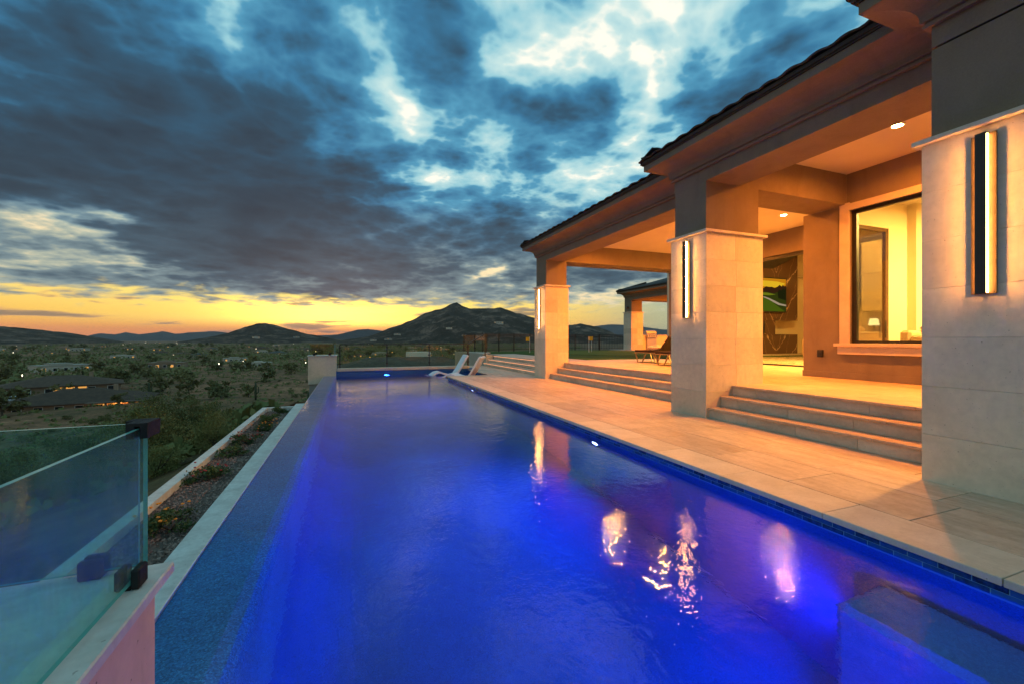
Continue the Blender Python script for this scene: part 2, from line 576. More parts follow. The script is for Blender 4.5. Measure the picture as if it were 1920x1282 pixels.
M['darkbox'] = pmat('sconce_body', (0.02, 0.016, 0.012), (0.03, 0.022, 0.016), 12, 0.5, 0.0, 1, 0.4)
M['white_plastic'] = pmat('white_resin', (0.74, 0.75, 0.76), (0.70, 0.71, 0.72), 3, 0.35, 0.0, 1, 0.5)
M['lawn'] = pmat('lawn', (0.055, 0.10, 0.016), (0.035, 0.07, 0.012), 1.6, 0.9, 0.012, 45, 0.1, fine=(80, 0.35))
M['gravel'] = pmat('gravel_stone', (0.36, 0.25, 0.20), (0.20, 0.145, 0.12), 30, 0.85, 0.002, 90, 0.2, fine=(60, 0.35))
M['soil'] = pmat('gravel_bed', (0.16, 0.115, 0.095), (0.09, 0.068, 0.056), 14, 0.95, 0.01, 60, 0.1)
M['concrete'] = pmat('concrete', (0.30, 0.28, 0.24), (0.24, 0.22, 0.19), 2, 0.8, 0.001, 50, 0.2, fine=(20, 0.08))
M['gold_frame'] = pmat('chaise_frame', (0.30, 0.22, 0.12), None, 5, 0.4, 0.0, 1, 0.5, metal=0.6)
M['dark_fabric'] = pmat('dark_sling', (0.03, 0.022, 0.018), (0.04, 0.03, 0.025), 20, 0.85, 0.001, 150, 0.1)
M['pillow'] = pmat('pillow_fabric', (0.55, 0.48, 0.44), (0.30, 0.26, 0.26), 22, 0.9, 0.002, 60, 0.1)
M['steel'] = pmat('stainless', (0.5, 0.48, 0.45), None, 5, 0.5, 0.0, 1, 0.5, metal=0.9)
M['yellow_flag'] = pmat('yellow_flag', (0.80, 0.42, 0.02), None, 5, 0.7)
M['white_paint'] = pmat('white_paint', (0.75, 0.74, 0.70), None, 5, 0.5)
M['umbrella'] = pmat('umbrella_cloth', (0.03, 0.035, 0.03), None, 5, 0.9)
M['sofa'] = pmat('sofa_fabric', (0.52, 0.36, 0.22), (0.47, 0.32, 0.19), 12, 0.9)
M['walnut'] = pmat('walnut', (0.12, 0.06, 0.03), (0.08, 0.04, 0.02), 3, 0.4, stretch=(1, 1, 6))
M['cabinet'] = pmat('cabinet_wood', (0.50, 0.36, 0.20), (0.42, 0.28, 0.15), 3, 0.45, stretch=(4, 4, 0.6))
M['firebox'] = pmat('firebox', (0.012, 0.01, 0.01), None, 5, 0.6)
M['leaf'] = pmat('planter_leaf', (0.045, 0.085, 0.02), (0.07, 0.10, 0.025), 30, 0.7, tone=0.25)
M['petal_orange'] = pmat('orange_petal', (0.75, 0.25, 0.02), None, 5, 0.7)
M['petal_red'] = pmat('red_petal', (0.30, 0.02, 0.02), None, 5, 0.7)
M['bush_leaf'] = pmat('desert_leaf', (0.085, 0.105, 0.026), (0.15, 0.135, 0.04), 0.9, 0.8, tone=0.3)
M['far_leaf'] = pmat('valley_leaf', (0.10, 0.105, 0.034), (0.16, 0.135, 0.05), 0.05, 0.9, tone=0.35)
M['bark'] = pmat('bark', (0.06, 0.045, 0.03), (0.10, 0.075, 0.05), 8, 0.9, 0.004, 30)
M['saguaro'] = pmat('saguaro_skin', (0.035, 0.05, 0.022), (0.05, 0.06, 0.03), 4, 0.8)
M['stucco_pale'] = pmat('pale_stucco', (0.42, 0.37, 0.30), (0.36, 0.31, 0.25), 0.6, 0.9, tone=0.25)
M['stucco_tan'] = pmat('tan_stucco', (0.26, 0.18, 0.12), (0.22, 0.15, 0.10), 0.6, 0.9, tone=0.25)
M['roof_brown'] = pmat('brown_tile_roof', (0.13, 0.085, 0.06), (0.09, 0.06, 0.045), 1.2, 0.9, 0.02, 3.0, 0.1, tone=0.25)
M['roof_grey'] = pmat('grey_tile_roof', (0.10, 0.095, 0.085), (0.06, 0.057, 0.052), 1.2, 0.9, 0.02, 3.0, 0.1, tone=0.2)
M['car_paint'] = pmat('silver_car', (0.55, 0.57, 0.6), None, 2, 0.3)
M['rubber'] = pmat('rubber', (0.02, 0.02, 0.02), None, 2, 0.8)
M['clamp'] = pmat('glass_clamp', (0.012, 0.012, 0.013), (0.02, 0.02, 0.021), 40, 0.7, 0.0004, 200, 0.2)
WARM = (1.0, 0.265, 0.02)
M['sconce_lit'] = emat('sconce_light', (1.0, 0.40, 0.085), 115.0)
M['down_lit'] = emat('downlight_lens', (1.0, 0.60, 0.24), 160.0)
M['strip_lit'] = emat('step_led', (1.0, 0.42, 0.22), 1.6)
M['win_lit'] = emat('lit_window', (1.0, 0.46, 0.10), 0.7, False)
M['win_white'] = emat('white_lit_window', (1.0, 0.80, 0.5), 1.1, False)
M['lamp_white'] = emat('lamp_white', (1.0, 0.86, 0.60), 4, False)
M['lamp_orange'] = emat('lamp_orange', (1.0, 0.48, 0.10), 4, False)
M['pool_lit'] = emat('pool_lens', (0.35, 0.45, 1.0), 14.0)
M['dark_glass'] = pmat('dark_window', (0.015, 0.018, 0.022), None, 5, 0.1, 0.0, 1, 0.6)
M['glass_teal'] = glassmat('teal_pane', (0.70, 0.92, 0.90), 0.075, 0.22, (0.42, 0.55, 0.50))
M['glass_edge'] = pmat('glass_edge', (0.10, 0.35, 0.30), (0.16, 0.42, 0.36), 20, 0.15, 0, 1, 0.8)
M['glass_clear'] = glassmat('clear_pane', (0.95, 0.97, 0.95), 0.0, 0.8)
M['glass_rail'] = glassmat('rail_pane', (0.90, 0.88, 0.78), 0.014, 0.45, (0.5, 0.45, 0.3))


def tile_mat():
    m, g, out = newmat('glass_mosaic')
    b = g.n('ShaderNodeBsdfPrincipled')
    oi = g.n('ShaderNodeObjectInfo').outputs['Random']
    pos = g.n('ShaderNodeNewGeometry').outputs['Position']
    c = g.ramp(oi, [(0.0, (0.004, 0.012, 0.05)), (0.2, (0.006, 0.03, 0.12)), (0.55, (0.01, 0.07, 0.26)), (1.0, (0.02, 0.11, 0.36))])
    c = g.mix(g.remap(g.noise(pos, 28, 3), 0.4, 0.7, 0, 0.5), c, (0.03, 0.13, 0.38, 1))
    g.put(b.inputs['Base Color'], c)
    b.inputs['Roughness'].default_value = 0.12
    g.t.links.new(b.outputs[0], out.inputs['Surface'])
    return m


def pebble_mat(name, cols, con=1.0):
    m, g, out = newmat(name)
    b = g.n('ShaderNodeBsdfPrincipled')
    pos = g.n('ShaderNodeNewGeometry').outputs['Position']
    v = g.n('ShaderNodeTexVoronoi')
    g.put(v.inputs['Vector'], pos)
    v.inputs['Scale'].default_value = 130
    sp = g.n('ShaderNodeSeparateColor')
    g.put(sp.inputs[0], v.outputs['Color'])
    c = g.ramp(sp.outputs[0], list(zip((0.0, 0.35, 0.75, 1.0), cols)))
    k = g.remap(g.noise(pos, 1.2, 4), 0.3, 0.7, 0.8, 1.2)
    c = g.mix(1.0, c, g.comb(k, k, k), 'MULTIPLY')
    g.put(b.inputs['Base Color'], c)
    b.inputs['Roughness'].default_value = 0.6
    g.t.links.new(b.outputs[0], out.inputs['Surface'])
    return m


def water_mat():
    m, g, out = newmat('pool_water')
    gl = g.n('ShaderNodeBsdfGlass')
    gl.inputs['IOR'].default_value = 1.25
    gl.inputs['Roughness'].default_value = 0.0
    gl.inputs['Color'].default_value = (0.93, 0.97, 1.0, 1)
    pos = g.n('ShaderNodeNewGeometry').outputs['Position']
    a = g.noise(g.v('MULTIPLY', pos, (1.0, 0.75, 1.0)), 2.6, 2, 0.5, 0.5)
    b2 = g.noise(g.v('MULTIPLY', pos, (1.0, 0.85, 1.0)), 13.0, 3, 0.55, 0.3)
    calm = g.remap(g.noise(pos, 0.35, 2), 0.35, 0.65, 0.45, 1.25)
    h = g.m('ADD', g.m('ADD', g.m('MULTIPLY', a, 0.45), g.m('MULTIPLY', b2, 0.42)), g.m('MULTIPLY', g.noise(pos, 28.0, 2, 0.5), 0.07))
    bn = g.n('ShaderNodeBump')
    bn.inputs['Strength'].default_value = 1.0
    g.put(bn.inputs['Distance'], g.m('MULTIPLY', calm, 0.0100))
    g.put(bn.inputs['Height'], h)
    g.t.links.new(bn.outputs[0], gl.inputs['Normal'])
    g.t.links.new(gl.outputs[0], out.inputs['Surface'])
    return m


def marble_mat():
    """dark brown bookmatched marble with gold veins"""
    m, g, out = newmat('veined_marble')
    b = g.n('ShaderNodeBsdfPrincipled')
    tc = g.n('ShaderNodeTexCoord').outputs['Object']
    sp = g.n('ShaderNodeSeparateXYZ')
    g.put(sp.inputs[0], tc)
    ax = g.m('ABSOLUTE', sp.outputs[0])
    q = g.comb(ax, 0.0, sp.outputs[2])
    n = g.noise(q, 1.6, 5, 0.6)
    h = g.m('ADD', g.m('SUBTRACT', sp.outputs[2], g.m('MULTIPLY', ax, 1.1)), g.m('MULTIPLY', n, 0.9))
    fr = g.m('ABSOLUTE', g.m('SUBTRACT', g.m('FRACT', g.m('MULTIPLY', h, 0.75)), 0.5))
    vein = g.remap(fr, 0.0, 0.035, 1, 0)
    h2 = g.m('ADD', g.m('SUBTRACT', sp.outputs[2], g.m('MULTIPLY', ax, 2.4)), g.m('MULTIPLY', n, 1.3))
    f2 = g.m('ABSOLUTE', g.m('SUBTRACT', g.m('FRACT', g.m('MULTIPLY', h2, 0.6)), 0.5))
    v2 = g.remap(f2, 0.0, 0.02, 0.5, 0)
    vv = g.m('MAXIMUM', vein, v2)
    vv = g.m('MULTIPLY', vv, g.remap(g.noise(q, 3.0, 3), 0.35, 0.6, 0.1, 1.0))
    c = g.mix(vv, (0.10, 0.05, 0.03, 1), (0.75, 0.5, 0.3, 1))
    g.put(b.inputs['Base Color'], c)
    b.inputs['Roughness'].default_value = 0.2
    g.t.links.new(b.outputs[0], out.inputs['Surface'])
    return m


def ground_mat():
    m, g, out = newmat('desert_ground')
    b = g.n('ShaderNodeBsdfPrincipled')
    pos = g.n('ShaderNodeNewGeometry').outputs['Position']
    n1 = g.noise(pos, 0.012, 6, 0.6, 0.5)
    n2 = g.noise(pos, 0.11, 7, 0.65, 0.4)
    n3 = g.noise(pos, 1.3, 5, 0.65)
    k = g.m('ADD', g.m('MULTIPLY', n1, 0.45), g.m('MULTIPLY', n2, 0.55))
    c = g.ramp(k, [(0.32, (0.055, 0.055, 0.02)), (0.43, (0.11, 0.075, 0.036)), (0.53, (0.24, 0.115, 0.06)), (0.66, (0.42, 0.21, 0.11))])
    kk = g.remap(n3, 0.3, 0.7, 0.55, 1.4)
    c = g.mix(1.0, c, g.comb(kk, kk, kk), 'MULTIPLY')
    g.put(b.inputs['Base Color'], c)
    b.inputs['Roughness'].default_value = 0.95
    b.inputs['Specular IOR Level'].default_value = 0.1
    bn = g.n('ShaderNodeBump')
    bn.inputs['Distance'].default_value = 0.3
    g.put(bn.inputs['Height'], g.noise(pos, 0.6, 6, 0.7))
    g.t.links.new(bn.outputs[0], b.inputs['Normal'])
    g.t.links.new(b.outputs[0], out.inputs['Surface'])
    return m


def hill_mat(name, a, b_, c_, sc):
    m, g, out = newmat(name)
    b = g.n('ShaderNodeBsdfPrincipled')
    pos = g.n('ShaderNodeNewGeometry').outputs['Position']
    n = g.noise(pos, sc, 9, 0.66, 0.5)
    n2 = g.noise(pos, sc * 9, 5, 0.7)
    k = g.m('ADD', g.m('MULTIPLY', n, 0.65), g.m('MULTIPLY', n2, 0.35))
    g.put(b.inputs['Base Color'], g.ramp(k, [(0.36, a), (0.5, b_), (0.64, c_)]))
    b.inputs['Roughness'].default_value = 1.0
    b.inputs['Specular IOR Level'].default_value = 0.0
    g.t.links.new(b.outputs[0], out.inputs['Surface'])
    return m


M['tile'] = tile_mat()
M['pebble'] = pebble_mat('pebble_finish', [(0.001, 0.05, 0.20), (0.001, 0.065, 0.27), (0.001, 0.08, 0.33), (0.002, 0.10, 0.40)])
M['weir'] = pebble_mat('weir_pebble', [(0.005, 0.08, 0.20), (0.007, 0.12, 0.30), (0.011, 0.17, 0.41), (0.022, 0.25, 0.54)])
M['bench'] = pebble_mat('skylit_bench_pebble', [(0.012, 0.13, 0.32), (0.015, 0.155, 0.37), (0.019, 0.18, 0.42), (0.026, 0.21, 0.47)])  # paler than the pool pebble: skylight on the bench top put into the colour
M['water'] = water_mat()
M['marble'] = marble_mat()
M['ground'] = ground_mat()
M['hill'] = hill_mat('desert_hill', (0.022, 0.017, 0.011), (0.055, 0.038, 0.026), (0.26, 0.16, 0.115), 0.011)
M['hill_far'] = hill_mat('far_range', (0.05, 0.045, 0.05), (0.06, 0.052, 0.055), (0.075, 0.06, 0.06), 0.002)


# ------------------------------------------------------------------ terrain
def fbm2(x, y, seed, oct=5):
    """cheap value-noise fBm on numpy arrays"""
    tot, amp, f = np.zeros_like(x, dtype=float), 0.5, 1.0
    for o in range(oct):
        xi, yi = np.floor(x * f).astype(np.int64), np.floor(y * f).astype(np.int64)
        fx, fy = x * f - xi, y * f - yi
        fx, fy = fx * fx * (3 - 2 * fx), fy * fy * (3 - 2 * fy)

        def h(i, j):
            n = (i * 374761393 + j * 668265263 + (seed + o) * 1274126177) & 0x7fffffff
            n = ((n ^ (n >> 13)) * 1274126177) & 0x7fffffff
            return (n & 0xffff) / 65535.0
        v = (h(xi, yi) * (1 - fx) + h(xi + 1, yi) * fx) * (1 - fy) + (h(xi, yi + 1) * (1 - fx) + h(xi + 1, yi + 1) * fx) * fy
        tot += amp * (v - 0.5)
        amp *= 0.5
        f *= 2.07
    return tot


def ground_z(x, y):
    x, y = np.asarray(x, float), np.asarray(y, float)
    dx = np.maximum(-2.05 - x, 0)
    lim = np.where(x < 6.0, 20.6, 27.5)
    dy = np.maximum(y - lim, 0)
    r = np.hypot(dx, dy)
    z = -1.25 - 13.4 * (1 - np.exp(-r / 42.0))
    z = z + fbm2(x / 23.0, y / 23.0, 5, 4) * np.minimum(r * 0.10, 2.6) + fbm2(x / 300.0, y / 300.0, 9, 3) * np.minimum(r * 0.012, 7.0)
    return np.where(r <= 0.0, -4.0, z)


def make_ground():
    na, radii = 420, [0.6]
    while radii[-1] < 13000:
        radii.append(radii[-1] * 1.033)
    az = np.linspace(R(-75), R(110), na)
    rr = np.array(radii)
    A, D = np.meshgrid(az, rr)
    X, Y = D * np.sin(A), D * np.cos(A)
    Z = ground_z(X, Y)
    vs = np.stack([X.ravel(), Y.ravel(), Z.ravel()], 1)
    n = len(radii)
    i, j = np.meshgrid(np.arange(n - 1), np.arange(na - 1), indexing='ij')
    k = (i * na + j).ravel()
    fs = np.stack([k, k + 1, k + 1 + na, k + na], 1)
    me = bpy.data.meshes.new('ground')
    me.from_pydata(vs.tolist(), [], fs.tolist())
    me.polygons.foreach_set('use_smooth', [True] * len(me.polygons))
    me.materials.append(M['ground'])
    link('ground', me, None, 'structure')


make_ground()


def polar(azd, dist):
    return dist * math.sin(R(azd)), dist * math.cos(R(azd))


def hill(name, outline, dist, depth, mat, seed, rough=1.0, na=420, nd=150):
    """ridge whose crest line follows azimuth / elevation points (degrees); a real massif of its own depth"""
    base = -15.0
    a0, a1 = outline[0][0], outline[-1][0]
    az = np.linspace(a0, a1, na)
    el = np.interp(az, [p[0] for p in outline], [p[1] for p in outline])
    H = dist * np.tan(np.radians(el)) + 1.3 - base
    H = np.maximum(H, 0)
    v = np.linspace(-1.0, 1.0, nd)
    Av, V = np.meshgrid(np.radians(az), v)
    Hm = np.tile(H, (nd, 1))
    D = dist + V * depth
    X, Y = D * np.sin(Av), D * np.cos(Av)
    s = np.abs(V)
    prof = np.clip(1 - s, 0, 1) ** 1.25
    rid = fbm2(X / (depth * 0.35), Y / (depth * 0.35), seed, 6)
    rid2 = np.abs(fbm2(X / (depth * 0.22), Y / (depth * 0.22), seed + 40, 5))
    Z = Hm * prof + rough * Hm * (rid * 0.75 - rid2 * 0.5) * np.sin(np.pi * np.clip(s, 0, 1)) ** 1.0 * 0.8
    crest = fbm2(X / 70.0, Y / 70.0, seed + 3, 5) * 22.0 * rough * np.minimum(Hm / 60, 1) - np.abs(fbm2(X / 160.0, Y / 160.0, seed + 60, 4)) * 55.0 * rough * np.clip(s * 3, 0, 1) * np.minimum(Hm / 120, 1)
    Z = np.maximum(Z + crest * prof, 0) + base - 1.0
    vs = np.stack([X.ravel(), Y.ravel(), Z.ravel()], 1)
    i, j = np.meshgrid(np.arange(nd - 1), np.arange(na - 1), indexing='ij')
    k = (i * na + j).ravel()
    me = bpy.data.meshes.new(name)
    me.from_pydata(vs.tolist(), [], np.stack([k, k + 1, k + 1 + na, k + na], 1).tolist())
    me.polygons.foreach_set('use_smooth', [True] * len(me.polygons))
    me.materials.append(mat)
    return link(name, me, None, 'structure')


def E(px, py):
    return dirpx(px, py)


hill('mountain', [E(p, q) for p, q in [(630, 640), (690, 630), (727, 617), (757, 606), (790, 591), (815, 581), (838, 573), (848, 569), (857, 567), (866, 573), (880, 577), (905, 577),
                                       (925, 579), (938, 577), (955, 583), (975, 588), (1000, 596), (1030, 603), (1065, 608), (1088, 607), (1105, 610), (1130, 617), (1160, 627), (1200, 636), (1240, 641)]],
     2500, 900, M['hill'], 3)
hill('hill', [E(p, q) for p, q in [(330, 641), (380, 634), (430, 624), (460, 613), (482, 606), (495, 605), (510, 608), (540, 616), (575, 626), (610, 632), (660, 640)]], 2900, 600, M['hill'], 8, 0.8)
hill('hill', [E(p, q) for p, q in [(-520, 606), (-200, 600), (0, 610), (30, 613), (60, 617), (110, 622), (160, 628), (200, 635), (235, 641)]], 3300, 800, M['hill'], 12, 0.7)
hill('hill', [E(p, q) for p, q in [(560, 641), (600, 633), (640, 626), (670, 619), (690, 617), (715, 620), (745, 626), (790, 634), (850, 641)]], 5200, 900, M['hill_far'], 15, 0.8)
hill('mountain', [E(p, q) for p, q in [(140, 637), (175, 627), (190, 625), (215, 627), (235, 623), (260, 627), (285, 624), (305, 621), (330, 626), (360, 623), (400, 621), (430, 624), (480, 625), (560, 630),
                                       (620, 628), (660, 626), (720, 628), (800, 634)]], 9500, 1500, M['hill_far'], 21, 0.6)
hill('mountain', [E(p, q) for p, q in [(1000, 634), (1080, 618), (1120, 611), (1145, 608), (1170, 609), (1200, 612), (1235, 617), (1300, 622), (1500, 630), (1700, 637)]], 9000, 1500, M['hill_far'], 27, 0.6)

# ------------------------------------------------------------------ haze
HAZE = True
if HAZE:
    hm, hg, hout = newmat('haze')
    pv = hg.n('ShaderNodeVolumePrincipled')
    pv.inputs['Color'].default_value = (0.93, 0.9, 0.92, 1)
    pv.inputs['Density'].default_value = 3.2e-5
    pv.inputs['Anisotropy'].default_value = 0.2
    hg.t.links.new(pv.outputs[0], hout.inputs['Volume'])
    hz = MB().box(-13200, 13200, -300, 13200, -40, 300).build('haze', hm)
    hz['kind'] = 'stuff'

# ------------------------------------------------------------------ pool
WZ = -0.12                                              # water level
PX0, PX1, PY0, PY1 = -0.92, 3.36, -3.0, 18.3
SX = -0.47                                              # inner face of the infinity wall
pool = MB()
pool.box(SX, 5.0, PY0, 18.4, -2.2, -2.0)              # floor
pool.box(PX1 + 0.02, PX1 + 0.3, PY0, 15.2, -2.1, -0.06) # house-side wall
pool.box(PX1, 5.2, 15.3, 18.4, -2.1, -0.34)             # shallow shelf with loungers
pool.box(4.92, 5.2, 15.2, 18.4, -0.5, -0.06)
pool.box(3.4, 5.2, 15.12, 15.3, -0.6, -0.06)
pool.box(SX - 0.03, 5.2, 18.32, 18.6, -2.1, 0.05)       # far wall
pool.box(SX, 5.0, PY0 - 0.2, PY0, -2.1, -0.05)          # near wall
pool.build('pool_shell', M['pebble'], None, kind='structure')
cv = [(SX + 0.001, -1.35)] + [(SX + 0.001 + 0.62 * (1 - math.cos(t)), -1.35 - 0.645 * math.sin(t)) for t in [math.pi / 2 * i / 8 for i in range(1, 9)]] + [(SX + 0.001, -1.999)]
MB().prism(cv, 'y', PY0 + 0.01, 18.31).build('pool_cove', M['pebble'], None, kind='structure')
bench = MB().cbox(2.86, PX1 + 0.019, PY0 + 0.01, 1.80, -1.99, -0.58, 0.05)
bench.build('pool_bench', M['bench'], None, kind='structure')
weir = MB()
weir.prism([(PX0, -2.6), (SX, -2.6), (SX, -0.30), (SX - 0.015, -0.235), (SX - 0.05, -0.195), (SX - 0.11, -0.172), (PX0 + 0.02, -0.145), (PX0, -0.150)], 'y', PY0, 18.32)
weir.build('pool_weir', M['weir'], None, kind='structure')
ws = MB()
ws.add([(PX0 - 0.004, PY0, WZ), (PX1 + 0.02, PY0, WZ), (PX1 + 0.02, 15.3, WZ), (PX0 - 0.004, 15.3, WZ), (4.92, 15.3, WZ), (4.92, 18.32, WZ), (PX0 - 0.004, 18.32, WZ), (PX1 + 0.02, 18.32, WZ)],
       [(0, 1, 2, 3), (2, 4, 5, 7), (3, 2, 7, 6)])
ws.build('pool_water', M['water'], None, kind='structure', fix=False)
MB().box(PX0 - 0.012, PX0 - 0.004, 1.3, 18.3, -0.30, WZ - 0.001).build('weir_edge_trim', M['pale_cap'], None, kind='structure')

# waterline tiles: two staggered courses on the house-side wall
tb = thing('waterline_tiles', 'two courses of blue glass tiles along the house side of the pool', 'pool tiles')
tm = MB().cbox(-0.010, 0.0, 0.0, 0.148, 0.0, 0.040, 0.002).mesh('tile', M['tile'])
for row in range(2):
    y = 0.6 + row * 0.075
    k = 0
    while y < 15.1:
        if k < 99:
            t = link('tile', tm, tb)
            t.location = (PX1 + 0.02, y, -0.0505 - 0.0425 * (row + 1))
        y += 0.1525
        k += 1
far_t = MB()
for row in range(4):
    y = SX + 0.0 + (row % 2) * 0.08
    while y < 4.75:
        far_t.box(y, y + 0.150, 18.308, 18.321, 0.004 - 0.0425 * (row + 1), 0.044 - 0.0425 * (row + 1))
        y += 0.1525
for row in range(2):
    y = 15.32
    while y < 18.1:
        far_t.box(4.905, 4.921, y, y + 0.148, -0.0505 - 0.0425 * (row + 1), -0.0105 - 0.0425 * (row + 1))
        y += 0.1525
far_t.build('end_wall_tiles', M['tile'], tb, kind='stuff')
MB().box(PX1 + 0.012, PX1 + 0.0195, PY0, 15.3, -0.16, -0.046).build('grout', pmat('tile_grout', (0.10, 0.30, 0.42), None, 5, 0.8), tb)

# far coping, raised
fc = thing('end_coping', 'raised pale stone coping along the far end of the pool', 'coping')
x = -0.44
while x < 4.9:
    w = min(0.9, 5.0 - x)
    MB().cbox(x, x + w - 0.004, 18.28, 18.62, 0.055, 0.165, 0.006).build('coping_stone', M['coping'], fc)
    x += w
MB().box(-0.47, 5.25, 18.6, 18.9, -4.0, 0.05).build('retaining_wall', M['concrete'], fc)

# pool lights
def pool_light(loc, direc, power, label, size=0.16):
    t = thing('pool_light', label, 'pool light', loc, 0, 'lights sunk in the pool walls')
    d = Vector(direc).normalized()
    MB().tube((0, 0, 0), d * 0.015, size * 0.62, size * 0.6, 16).build('bezel', M['steel'], t)
    MB().tube(d * 0.016, d * 0.020, size * 0.42, size * 0.42, 16).build('lens', M['pool_lit'], t)
    l = bpy.data.lights.new('pool_lamp', 'AREA')
    l.shape = 'DISK'
    l.size = size
    l.energy = power
    l.color = (0.0, 0.05, 1.0)
    l.spread = R(150)
    lo = bpy.data.objects.new('pool_lamp', l)
    lo.rotation_euler = d.to_track_quat('-Z', 'Y').to_euler()
    lo.location = d * 0.03
    lo.parent = t
    COL.objects.link(lo)


PL = 105
pool_light((1.45, 18.31, -0.30), (0, -1, -0.2), PL * 0.35, 'glowing pool light in the far wall under the coping')
pool_light((3.375, 5.4, -0.42), (-1, 0, -0.25), PL, 'glowing pool light in the house side wall opposite the middle column')
pool_light((3.375, 12.0, -0.42), (-1, 0, -0.25), PL * 0.45, 'added fill light in the house side wall of the pool near the far column')  # added lamp, evens out the blue along the pool
pool_light((SX + 0.015, 0.5, -0.75), (1, 0, -0.12), PL * 0.8, 'added out of view fill light in the inner face of the infinity wall near the pedestal')  # added lamp out of view, brightens the bench front and near floor

pool_light((3.10, 1.815, -1.25), (-0.35, 1, 0.05), PL * 0.32, 'added hidden fill light in the far face of the underwater bench')  # invented lamp facing away from the camera, fills the dim right side with blue

# ------------------------------------------------------------------ deck
deck = MB()
deck.prism([(3.40, -3), (6.6, -3), (6.6, 21.2), (4.95, 21.2), (4.95, 15.25), (3.40, 15.25)], 'z', -0.5, -0.014)
deck.prism([(4.9, 18.62), (6.6, 18.62), (6.6, 21.0), (4.9, 21.0)], 'z', -4.0, -0.016)
deck_o = deck.build('pool_deck', M['concrete'], None, kind='structure')


def pave(parent, x0, x1, y0, y1, z, rw, ln, mat, name='paver', th=0.03, seed=1, gap=0.006):
    r = random.Random(seed)
    nx = max(1, round((x1 - x0) / rw))
    w = (x1 - x0) / nx
    for i in range(nx):
        y = y0 - r.choice((0.0, 0.33, 0.5, 0.67)) * ln
        while y < y1 - 0.02:
            L = ln * r.choice((1.0, 1.0, 0.67))
            a, b = max(y, y0), min(y + L, y1)
            if b - a > 0.05:
                dz = r.uniform(-0.0012, 0.0012)
                MB().cbox(x0 + i * w, x0 + (i + 1) * w - gap, a, b - gap, z - th, z + dz, 0.003).build(name, mat, parent, fix=False)
            y += L


pave(deck_o, 3.33, 3.78, -1.0, 15.3, 0.0, 0.45, 0.95, M['coping'], 'coping_stone', 0.045, 3)
pave(deck_o, 3.78, 6.45, -0.6, 15.3, 0.0, 0.61, 0.92, M['travertine'], 'paver', 0.012, 4)
pave(deck_o, 4.90, 6.50, 15.3, 21.1, 0.0, 0.53, 0.92, M['travertine'], 'paver', 0.012, 5)
MB().box(3.326, 4.9, 15.26, 15.32, -0.06, -0.002).build('coping_edge', M['coping'], deck_o)

# ------------------------------------------------------------------ terrace and steps
TZ = 0.525
terr = MB()
terr.prism([(6.45, -2), (12.15, -2), (12.15, 14.5), (8.65, 14.5), (8.65, 22.3), (7.2, 22.3), (7.2, 6.0), (6.45, 6.0)], 'z', -0.4, TZ - 0.014)
terr_o = terr.build('terrace', M['concrete'], None, kind='structure')
pave(terr_o, 6.41, 9.24, -0.4, 5.92, TZ, 0.61, 0.92, M['travertine'], 'paver', 0.012, 7)
pave(terr_o, 7.16, 12.15, 5.92, 14.5, TZ, 0.61, 0.92, M['travertine'], 'paver', 0.012, 8)
pave(terr_o, 7.16, 8.65, 14.5, 22.3, TZ, 0.61, 0.92, M['travertine'], 'paver', 0.012, 9)


def steps(label, xs, y0, y1, lit=False):
    o = bpy.data.objects.new('terrace_steps', None)
    COL.objects.link(o)
    o['kind'] = 'structure'
    r = random.Random(int(y0 * 10))
    core = MB()
    for i, x in enumerate(xs):
        zt = 0.175 * (i + 1)
        nx = xs[i + 1] if i < 2 else x + 0.30
        core.box(x + 0.045, xs[2] + 0.3, y0, y1, zt - 0.175 - (0.2 if i == 0 else 0), zt - 0.036)
        y = y0
        while y < y1 - 0.01:
            L = min(r.choice((0.9, 1.15, 0.75)), y1 - y)
            if y1 - (y + L) < 0.25:
                L = y1 - y
            MB().cbox(x, nx + 0.04 if i < 2 else nx - 0.004, y, y + L - 0.003, zt - 0.035, zt + r.uniform(-0.001, 0.001), 0.005).build('tread_slab', M['travertine'], o, fix=False)
            y += L
        y = y0 - r.uniform(0, 0.4)
        while y < y1 - 0.01:
            L = r.choice((0.6, 0.85, 0.75))
            a, b = max(y, y0), min(y + L, y1)
            if b - a > 0.03:
                MB().cbox(x + 0.025 + r.uniform(0, 0.002), x + 0.043, a, b - 0.003, zt - 0.175 + 0.002, zt - 0.037, 0.002).build('riser_stone', M['riser'], o, fix=False)
            y += L
        if lit:
            MB().box(x + 0.006, x + 0.022, y0 + 0.03, y1, zt - 0.048, zt - 0.037).build('light_strip', M['strip_lit'], o)
    core.build('step_core', M['concrete'], o)
    return o


steps('', (5.60, 5.87, 6.13), 2.20, 5.50)
steps('', (6.35, 6.62, 6.88), 6.33, 13.0)
steps('', (6.35, 6.62, 6.88), 13.9, 20.7, True)
ep = MB().cbox(6.50, 6.86, 20.72, 21.05, -0.5, 0.55, 0.006)
tag(ep.build('step_end_block', M['limestone']), 'pale stone block closing the far end of the lit steps', 'stone block')

# lawn and putting green
lw = MB()
lw.prism([(8.655, 14.505), (24.0, 14.505), (24.0, 30), (19.4, 27.0), (16, 28.6), (10.5, 27.0), (7.6, 25.0), (6.6, 22.31), (8.655, 22.31)], 'z', -3.0, TZ + 0.012)
lw.build('lawn', M['lawn'], None, kind='structure')
gr = MB()
gp = []
for i in range(40):
    t = 2 * math.pi * i / 40
    gp.append((14.6 + 4.6 * math.cos(t) * (1 + 0.12 * math.sin(3 * t)), 21.6 + 4.6 * math.sin(t)))
gr.prism(gp, 'z', TZ, TZ + 0.030)
gr.build('putting_green', pmat('green_turf', (0.085, 0.13, 0.022), (0.065, 0.105, 0.018), 1.5, 0.95, 0.004, 90, 0.1, fine=(90, 0.2)), None, kind='structure')

